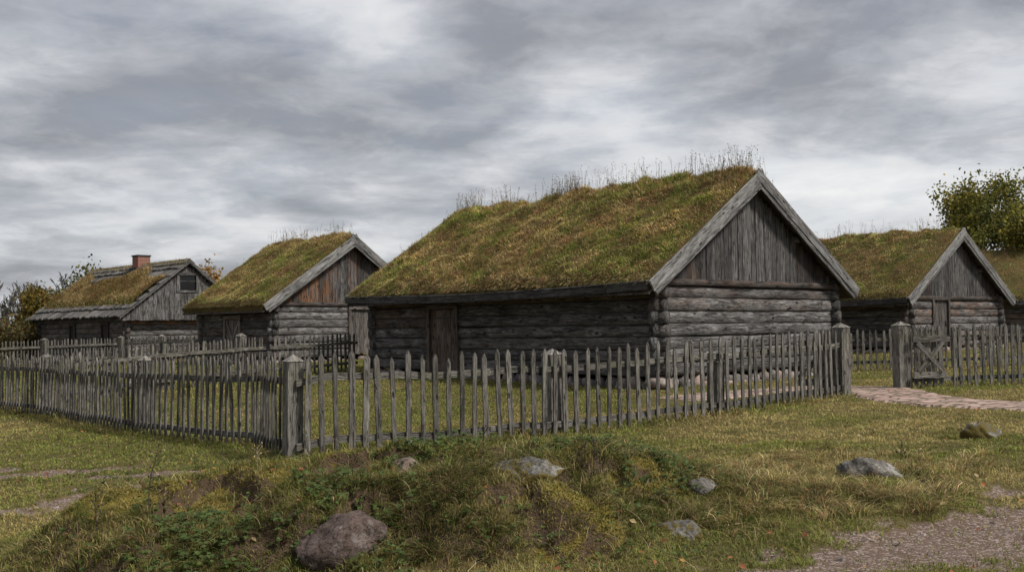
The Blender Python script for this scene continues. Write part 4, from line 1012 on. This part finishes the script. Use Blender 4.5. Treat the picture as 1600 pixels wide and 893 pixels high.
def tussocks():
    rng = np.random.default_rng(78); B = Blades(); CX_, CY_, K, HT = [], [], [], []
    def scatter(n, fx, fy, kind, lo, hi, cond=None):
        x = fx(n); y = fy(n); ok = np.ones(n, bool) if cond is None else cond(x, y)
        CX_.append(x[ok]); CY_.append(y[ok]); K.append(np.full(ok.sum(), kind)); HT.append(rng.uniform(lo, hi, ok.sum()))
    clear = lambda x, y: (dirt(x, y) < .3)
    onm = lambda x, y: (mound(x, y) > .06) & (dirt(x, y) < .3) & (soil(x, y) < .5) & (rng.random(len(x)) > .75*moss(x, y))
    scatter(900, lambda n: rng.uniform(-3.8, 1.9, n), lambda n: rng.uniform(6.0, 10.2, n), 0, .07, .2, onm)
    scatter(420, lambda n: rng.normal(-.25, .75, n), lambda n: rng.normal(7.5, .6, n), 1, .12, .27, onm)       # long grass on the front of the mound
    scatter(330, lambda n: rng.normal(2.35, .6, n), lambda n: rng.normal(8.3, .6, n), 2, .12, .25, clear)      # straw tussocks
    scatter(110, lambda n: rng.normal(3.2, .9, n), lambda n: rng.normal(9.6, .7, n), 2, .10, .22, clear)
    scatter(420, lambda n: rng.uniform(-6, 8, n), lambda n: rng.uniform(6.2, 14, n), 3, .05, .13, clear)
    # uncut strip under the fences
    for L, dens, kk in ((RB, 11, 4), (LF, 11, 4)):
        for a, b in zip(L[:-1], L[1:]):
            a = np.array(a); b = np.array(b); n = int(np.linalg.norm(b-a)*dens); t = rng.random(n); d = (b-a)/np.linalg.norm(b-a); s = rng.normal(0, .14, n); pp = a+(b-a)*t[:, None]+np.array([-d[1], d[0]])*s[:, None]
            ok = pathdist(pp[:, 0], pp[:, 1]) > .8; CX_.append(pp[ok, 0]); CY_.append(pp[ok, 1]); K.append(np.full(ok.sum(), kk)); HT.append(rng.uniform(.07, .22, ok.sum()))
    for rx, ry, sx, sy, ro in ROCKS:
        n = 34; a = rng.uniform(0, 6.283, n); ax = np.cos(a)*sx*rng.uniform(.85, 1.15, n); ay = np.sin(a)*sy*rng.uniform(.85, 1.15, n)
        CX_.append(rx+ax*math.cos(ro)-ay*math.sin(ro)); CY_.append(ry+ax*math.sin(ro)+ay*math.cos(ro)); K.append(np.full(n, 0)); HT.append(rng.uniform(.05, .13, n))
    cx = np.concatenate(CX_); cy = np.concatenate(CY_); kd = np.concatenate(K); ht = np.concatenate(HT); free = np.ones(len(cx), bool); nring = 34*len(ROCKS)
    for rx, ry, sx, sy, ro in ROCKS: free &= ~((np.abs(cx-rx) < sx*.95) & (cy < ry+sy*.3) & (cy > ry-sy-.28))
    ht = np.where(free, ht, np.minimum(ht*.5, .055)); free = free | (rng.random(len(cx)) < .5); cx, cy, kd, ht = cx[free], cy[free], kd[free], ht[free]; kb = 64; nC = len(cx)
    ang = rng.uniform(0, 6.283, (nC, kb)); rad = np.abs(rng.normal(0, .05, (nC, kb)))
    x = (cx[:, None]+np.cos(ang)*rad).ravel(); y = (cy[:, None]+np.sin(ang)*rad).ravel(); N = len(x); kk = kd.repeat(kb); h = ht.repeat(kb)*rng.uniform(.5, 1.15, N)
    ld = rng.uniform(0, 6.283, nC); out = np.stack([np.cos(ang).ravel()*.6+.5*np.cos(ld).repeat(kb)+.0, np.sin(ang).ravel()*.6+.5*np.sin(ld).repeat(kb)-.25, -.35+0*h], 1)
    W = np.array([[.8, .9, .3, .6, .5, .06, .05, .3], [.6, 1.0, .4, .9, .3, .08, .1, .1], [.25, .3, 1.1, .7, .3, .35, .15, .1], [.9, .3, .6, .2, .7, .2, 0, .6], [.5, .6, .6, .9, .3, .25, .15, .2]])
    # a whole tussock keeps one cast
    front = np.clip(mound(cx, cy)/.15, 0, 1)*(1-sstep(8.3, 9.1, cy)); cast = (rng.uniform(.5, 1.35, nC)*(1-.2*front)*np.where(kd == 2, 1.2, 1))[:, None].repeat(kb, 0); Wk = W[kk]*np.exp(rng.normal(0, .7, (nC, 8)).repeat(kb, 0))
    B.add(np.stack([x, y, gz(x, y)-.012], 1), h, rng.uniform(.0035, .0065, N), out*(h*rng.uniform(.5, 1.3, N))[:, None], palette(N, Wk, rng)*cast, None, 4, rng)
    n = 4200; x = np.where(rng.random(n) < .7, rng.uniform(-3.9, 2.2, n), rng.normal(2.5, .7, n)); y = rng.uniform(6.1, 9.9, n); k = (dirt(x, y) < .3); x, y = x[k], y[k]; n = len(x); h = rng.uniform(.12, .38, n); a = rng.uniform(0, 6.283, n); l = h*rng.uniform(.3, 1.3, n)
    B.add(np.stack([x, y, gz(x, y)-.01], 1), h*rng.uniform(.4, 1, n), np.full(n, .0036), np.stack([np.cos(a)*l, np.sin(a)*l*.8, -.25*l], 1), palette(n, [.1, .1, 1, .8, .2, .7, .3, 0], rng), None, 4, rng)
    tag(B.obj('tussock_grass', M['grass']), 'long matted grass tussocks over the mound and along the fences', 'grass', kind='stuff')
tussocks()
def clover():
    rng = np.random.default_rng(79); B = Blades()
    for (cx, cy, sx, sy, n, sz) in ((-1.6, 7.25, .55, .45, 900, .036), (-2.2, 6.9, .5, .4, 550, .034), (-.75, 9.25, .38, .22, 600, .034), (.42, 8.6, .28, .35, 700, .034), (.75, 8.1, .3, .25, 550, .032), (-.6, 6.6, .8, .35, 450, .03), (.3, 7.3, .6, .5, 260, .03), (-4.4, 12.6, 1.2, .6, 350, .03), (1.75, 9.1, .3, .25, 200, .03), (-2.0, 11.6, .7, .35, 260, .035), (1.25, 7.8, .3, .25, 250, .03)):
        x = rng.normal(cx, sx, n); y = rng.normal(cy, sy, n); pick = (fbm(x*2.4, y*2.4, 140, 3) > .48) & (rng.random(n) < .8); x, y = x[pick], y[pick]; n = len(x); hh = rng.uniform(.02, .10, n)
        z = gz(x, y)+hh; tc = np.array([.055, .088, .024])*rng.uniform(.6, 1.5, (n, 1))*np.array([1, 1, 1])+np.array([.02, .012, 0])*rng.random((n, 1))
        for k in range(3):
            a = rng.uniform(0, 6.28, n); s = sz*rng.uniform(.7, 1.4, n); P = np.stack([x+np.cos(a)*s*.5, y+np.sin(a)*s*.5, z+rng.normal(0, .006, n)], 1)
            B.cards(P, s, tc, np.repeat(np.array([[0, -.25, 1.]]), n, 0), rng, .85)
        B.add(np.stack([x, y, z-hh], 1), hh*1.3, np.full(n, .003), rlean(n, .02, rng), tc, None, 2, rng)
    tag(B.obj('clover_leaves', M['leaf']), 'dark green clover and herb leaves spreading over the mound', 'ground cover', kind='stuff')
clover()
def mossy():
    rng = np.random.default_rng(80); B = Blades(); N = 160000
    x = rng.uniform(-3.8, 1.8, N); y = rng.uniform(6.4, 10.2, N); k = rng.random(N) < sstep(.35, .7, moss(x, y)*.8+1.1*(fbm(x*4, y*4, 150, 4)-.5)); x, y = x[k], y[k]; N = len(x)
    c = np.array([.23, .185, .045])*rng.uniform(.3, 1.3, (N, 1))*(.6+.8*fbm(x*5, y*5, 151, 3))[:, None]
    B.add(np.stack([x, y, gz(x, y)-.004], 1), rng.uniform(.012, .035, N), rng.uniform(.006, .010, N), rlean(N, .02, rng), c, None, 2, rng)
    tag(B.obj('moss_cover', M['grass']), 'yellow olive moss cushions on the mound crest', 'moss', kind='stuff')
mossy()
def litter():
    rng = np.random.default_rng(81); B = Blades(); N = 420
    th = rng.uniform(-.5, .5, N); r = np.exp(rng.uniform(math.log(5.8), math.log(22), N)); x = np.sin(th)*r; y = np.cos(th)*r; k = ~in_house(x, y); x, y, r = x[k], y[k], r[k]; N = len(x)
    C = np.array([(.40, .16, .06), (.42, .24, .07), (.28, .10, .05), (.5, .38, .2), (.22, .12, .07)])[rng.integers(0, 5, N)]*rng.uniform(.6, 1.2, (N, 1))
    B.cards(np.stack([x, y, gz(x, y)+.03+.012*rng.random(N)], 1), rng.uniform(.03, .062, N), C, np.repeat(np.array([[0, -.3, 1.]]), N, 0), rng)
    tag(B.obj('fallen_leaves', M['leaf']), 'scattered orange and brown fallen leaves on the grass', 'leaves', kind='stuff')
    # pebbles on the gravel
    m = []; N = 900; x = rng.uniform(-6, 5, N*6); y = rng.uniform(5.6, 12, N*6); k = dirt(x, y) > .8; x, y = x[k][:N], y[k][:N]; N = len(x)
    base = np.array([(-1, -1, 0), (1, -1, 0), (1, 1, 0), (-1, 1, 0), (-.6, -.6, .8), (.6, -.5, .7), (.5, .6, .8), (-.5, .6, .65)], float)
    a = rng.uniform(0, 6.28, N); s = rng.lognormal(math.log(.009), .5, N).clip(.004, .035)
    bx = base[None]*rng.uniform(.7, 1.3, (N, 8, 3)); X = bx[..., 0]*np.cos(a)[:, None]-bx[..., 1]*np.sin(a)[:, None]; Y = bx[..., 0]*np.sin(a)[:, None]+bx[..., 1]*np.cos(a)[:, None]
    V = np.stack([x[:, None]+X*s[:, None], y[:, None]+Y*s[:, None], gz(x, y)[:, None]-.003+bx[..., 2]*s[:, None]], -1).reshape(-1, 3)
    f = np.array([(4, 5, 6, 7), (0, 1, 5, 4), (1, 2, 6, 5), (2, 3, 7, 6), (3, 0, 4, 7)]); Q = (np.arange(N)[:, None, None]*8+f[None]).reshape(-1, 4)
    C = (np.array([.27, .22, .20])*rng.uniform(.4, 1.8, (N, 1))).repeat(8, 0)
    tag(link('pebbles', npmesh('pebbles', V, Q, None, C, M['leaf'])), 'small pale pebbles lying on the bare gravel tracks', 'pebbles', kind='stuff')
litter()
def weed(label, px, py, h, lean, seed, dark=True):
    rnd = random.Random(seed); p = hit(px, py); m = MB(); pts = []; rr = []
    for i in range(6):
        k = i/5; pts.append((lean*k*k+rnd.gauss(0, .006), rnd.gauss(0, .006), h*k)); rr.append(.0045*(1-.6*k))
    m.tube(pts, rr, 5, (1, 0, .3, 1))
    for i in range(9):
        k = rnd.uniform(.45, 1); b = Vector((lean*k*k, 0, h*k)); e = b+Vector((rnd.gauss(0, .03), rnd.gauss(0, .03), rnd.uniform(.01, .05))); m.tube([b, e], [.0028, .002], 4, (1, 0, .4, 1))
        m.stone(e, (.008, .008, .012), seed*10+i, (1, .2, .4, 1), 4, .3)
    o = m.build('dry_weed', M['weed_dark' if dark else 'weed_pale']); o.location = (p[0], p[1], p[2]-.02); tag(o, label, 'weed', 'dry weed stalks')
M['weed_dark'] = plain('dead_stalk', (.06, .045, .032), .9); M['weed_pale'] = plain('straw_stalk', (.33, .26, .14), .9)
weed('dark dead stalk leaning right over the left gravel track', 232, 805, .50, .07, 1)
weed('short dark stalk on the left foot of the mound', 150, 830, .26, .0, 2)
weed('dark twig stalk sticking up in front of the fence by a mossy slab', 752, 735, .36, .03, 3)
weed('thin brown weed with buds below the second fence post', 905, 745, .26, .03, 4)
weed('brown weed next to the budded one on open grass', 928, 750, .34, .0, 5)
weed('dark stalk among the straw tussocks by the angular boulder', 1408, 722, .2, .02, 6)
weed('tall pale straw stem at the far left grass', 95, 775, .45, .02, 7, False)
weed('pale straw stem bending left beside the gravel track', 75, 815, .38, -.15, 8, False)
weed('pale stem standing at the mound crest beside the corner post', 400, 745, .28, .02, 9, False)

# ------------------------------------------------------------------ light and sky
w = bpy.data.worlds.new('World'); S.world = w; w.use_nodes = True
T = w.node_tree; T.nodes.clear()
class WT(NT):
    def __init__(s, tree): s.t = tree; s.n = tree.nodes
t = WT(T)
SUN_EL, SUN_AZ = math.radians(52), math.radians(112)       # azimuth clockwise from +Y
out = t('OutputWorld'); bg = t('Background'); t.l(bg.outputs[0], out.inputs[0])
sky = t('TexSky', sky_type='NISHITA', sun_disc=False, sun_elevation=SUN_EL, sun_rotation=SUN_AZ, dust_density=2.)
d = t('TexCoord').outputs['Generated']; sp = t('SeparateXYZ', {0: d}); x, y, z = sp.outputs
zz = t.math('ADD', t.math('MAXIMUM', z, 0.), .16)
pl = t('CombineXYZ', {0: t.math('DIVIDE', x, zz), 1: t.math('DIVIDE', y, zz), 2: 0.}).outputs[0]
wp = t('TexNoise', {'Vector': pl, 'Scale': 1.6, 'Detail': 4.}).outputs['Color']
wv = t('VectorMath', {0: t('VectorMath', {0: wp, 1: (.5, .5, .5)}, operation='SUBTRACT').outputs[0], 1: (.36, .20, 0)}, operation='MULTIPLY').outputs[0]
pl = t('VectorMath', {0: pl, 1: wv}, operation='ADD').outputs[0]
n1 = t.noise(t('VectorMath', {0: pl, 1: (3.3, 1.7, 0)}, operation='ADD').outputs[0], .8, 10, .56, 0.)
n2 = t.noise(t('VectorMath', {0: pl, 1: (11.3, 5.7, 2.)}, operation='ADD').outputs[0], 2.6, 10, .60, 0.)
n3 = t.noise(t('VectorMath', {0: pl, 1: (1.3, 8.7, 5.)}, operation='ADD').outputs[0], 7., 8, .62, 0.)
az = t.math('ARCTAN2', x, y); el = t.math('ARCSINE', z)
val = t.math('ADD', t.math('ADD', t.math('MULTIPLY', t.math('SUBTRACT', n1, .5), 1.9), t.math('MULTIPLY', t.math('SUBTRACT', n2, .5), .85)), t.math('MULTIPLY', t.math('SUBTRACT', n3, .5), .16))
# the large bright and dark cloud masses: photo-independent directions (azimuth, elevation, spreads, amount)
def mass(px, py, sx, sy, amt):
    v = at(px, py, 10.)-EYE; v /= np.linalg.norm(v); return (math.atan2(v[0], v[1]), math.asin(v[2]), sx/FPX, sy/FPX, amt)
for a0, e0, sa, se, amt in [mass(*m_) for m_ in ((540, 20, 170, 75, .34), (920, 180, 210, 80, .36), (520, 185, 240, 50, .16), (620, 60, 160, 60, .14), (640, 270, 300, 40, .16), (1480, 300, 260, 70, .24), (1230, 90, 330, 75, -.22), (130, 190, 230, 70, -.20), (780, 60, 90, 60, -.12), (60, 120, 150, 30, .08), (1500, 200, 200, 35, -.12), (300, 360, 330, 35, .10), (1100, 250, 150, 40, .08), (1560, 20, 150, 50, -.06))]:
    u = t.math('DIVIDE', t.math('SUBTRACT', az, a0), sa); v = t.math('DIVIDE', t.math('SUBTRACT', el, e0), se)
    gsn = t.math('EXPONENT', t.math('MULTIPLY', t.math('ADD', t.math('MULTIPLY', u, u), t.math('MULTIPLY', v, v)), -.7))
    val = t.math('ADD', val, t.math('MULTIPLY', gsn, amt))
f = t.math('ADD', t.math('MULTIPLY', val, .95), .445, clamp=True)
SKY = 7.6
cloud = t.ramp(f, [(0, (.74, .76, .83)), (.28, (1.00, 1.03, 1.12)), (.48, (1.60, 1.64, 1.74)), (.64, (2.25, 2.28, 2.35)), (1., (3.05, 3.04, 3.02))])
cover = t.ramp(n2, [(.25, g(.90)), (.55, g(.98))])
col = t.mix(cover, sky.outputs[0], cloud)
t.l(col, bg.inputs[0]); bg.inputs[1].default_value = .1
sun = bpy.data.lights.new('sun', 'SUN'); sun.energy = 1.5; sun.angle = math.radians(11); sun.color = (1, .95, .88)
so = bpy.data.objects.new('sun', sun); COL.objects.link(so)
dv = Vector((math.sin(SUN_AZ)*math.cos(SUN_EL), math.cos(SUN_AZ)*math.cos(SUN_EL), math.sin(SUN_EL)))
so.rotation_euler = dv.to_track_quat('Z', 'Y').to_euler(); so.location = dv*50
vs = S.view_settings; S.display_settings.display_device = 'sRGB'; vs.view_transform = 'Standard'; vs.look = 'None'; vs.exposure = 1.58; vs.gamma = 1
S.render.engine = 'CYCLES'; S.cycles.use_denoising = True; S.cycles.max_bounces = 6; S.cycles.diffuse_bounces = 3; S.cycles.transmission_bounces = 3
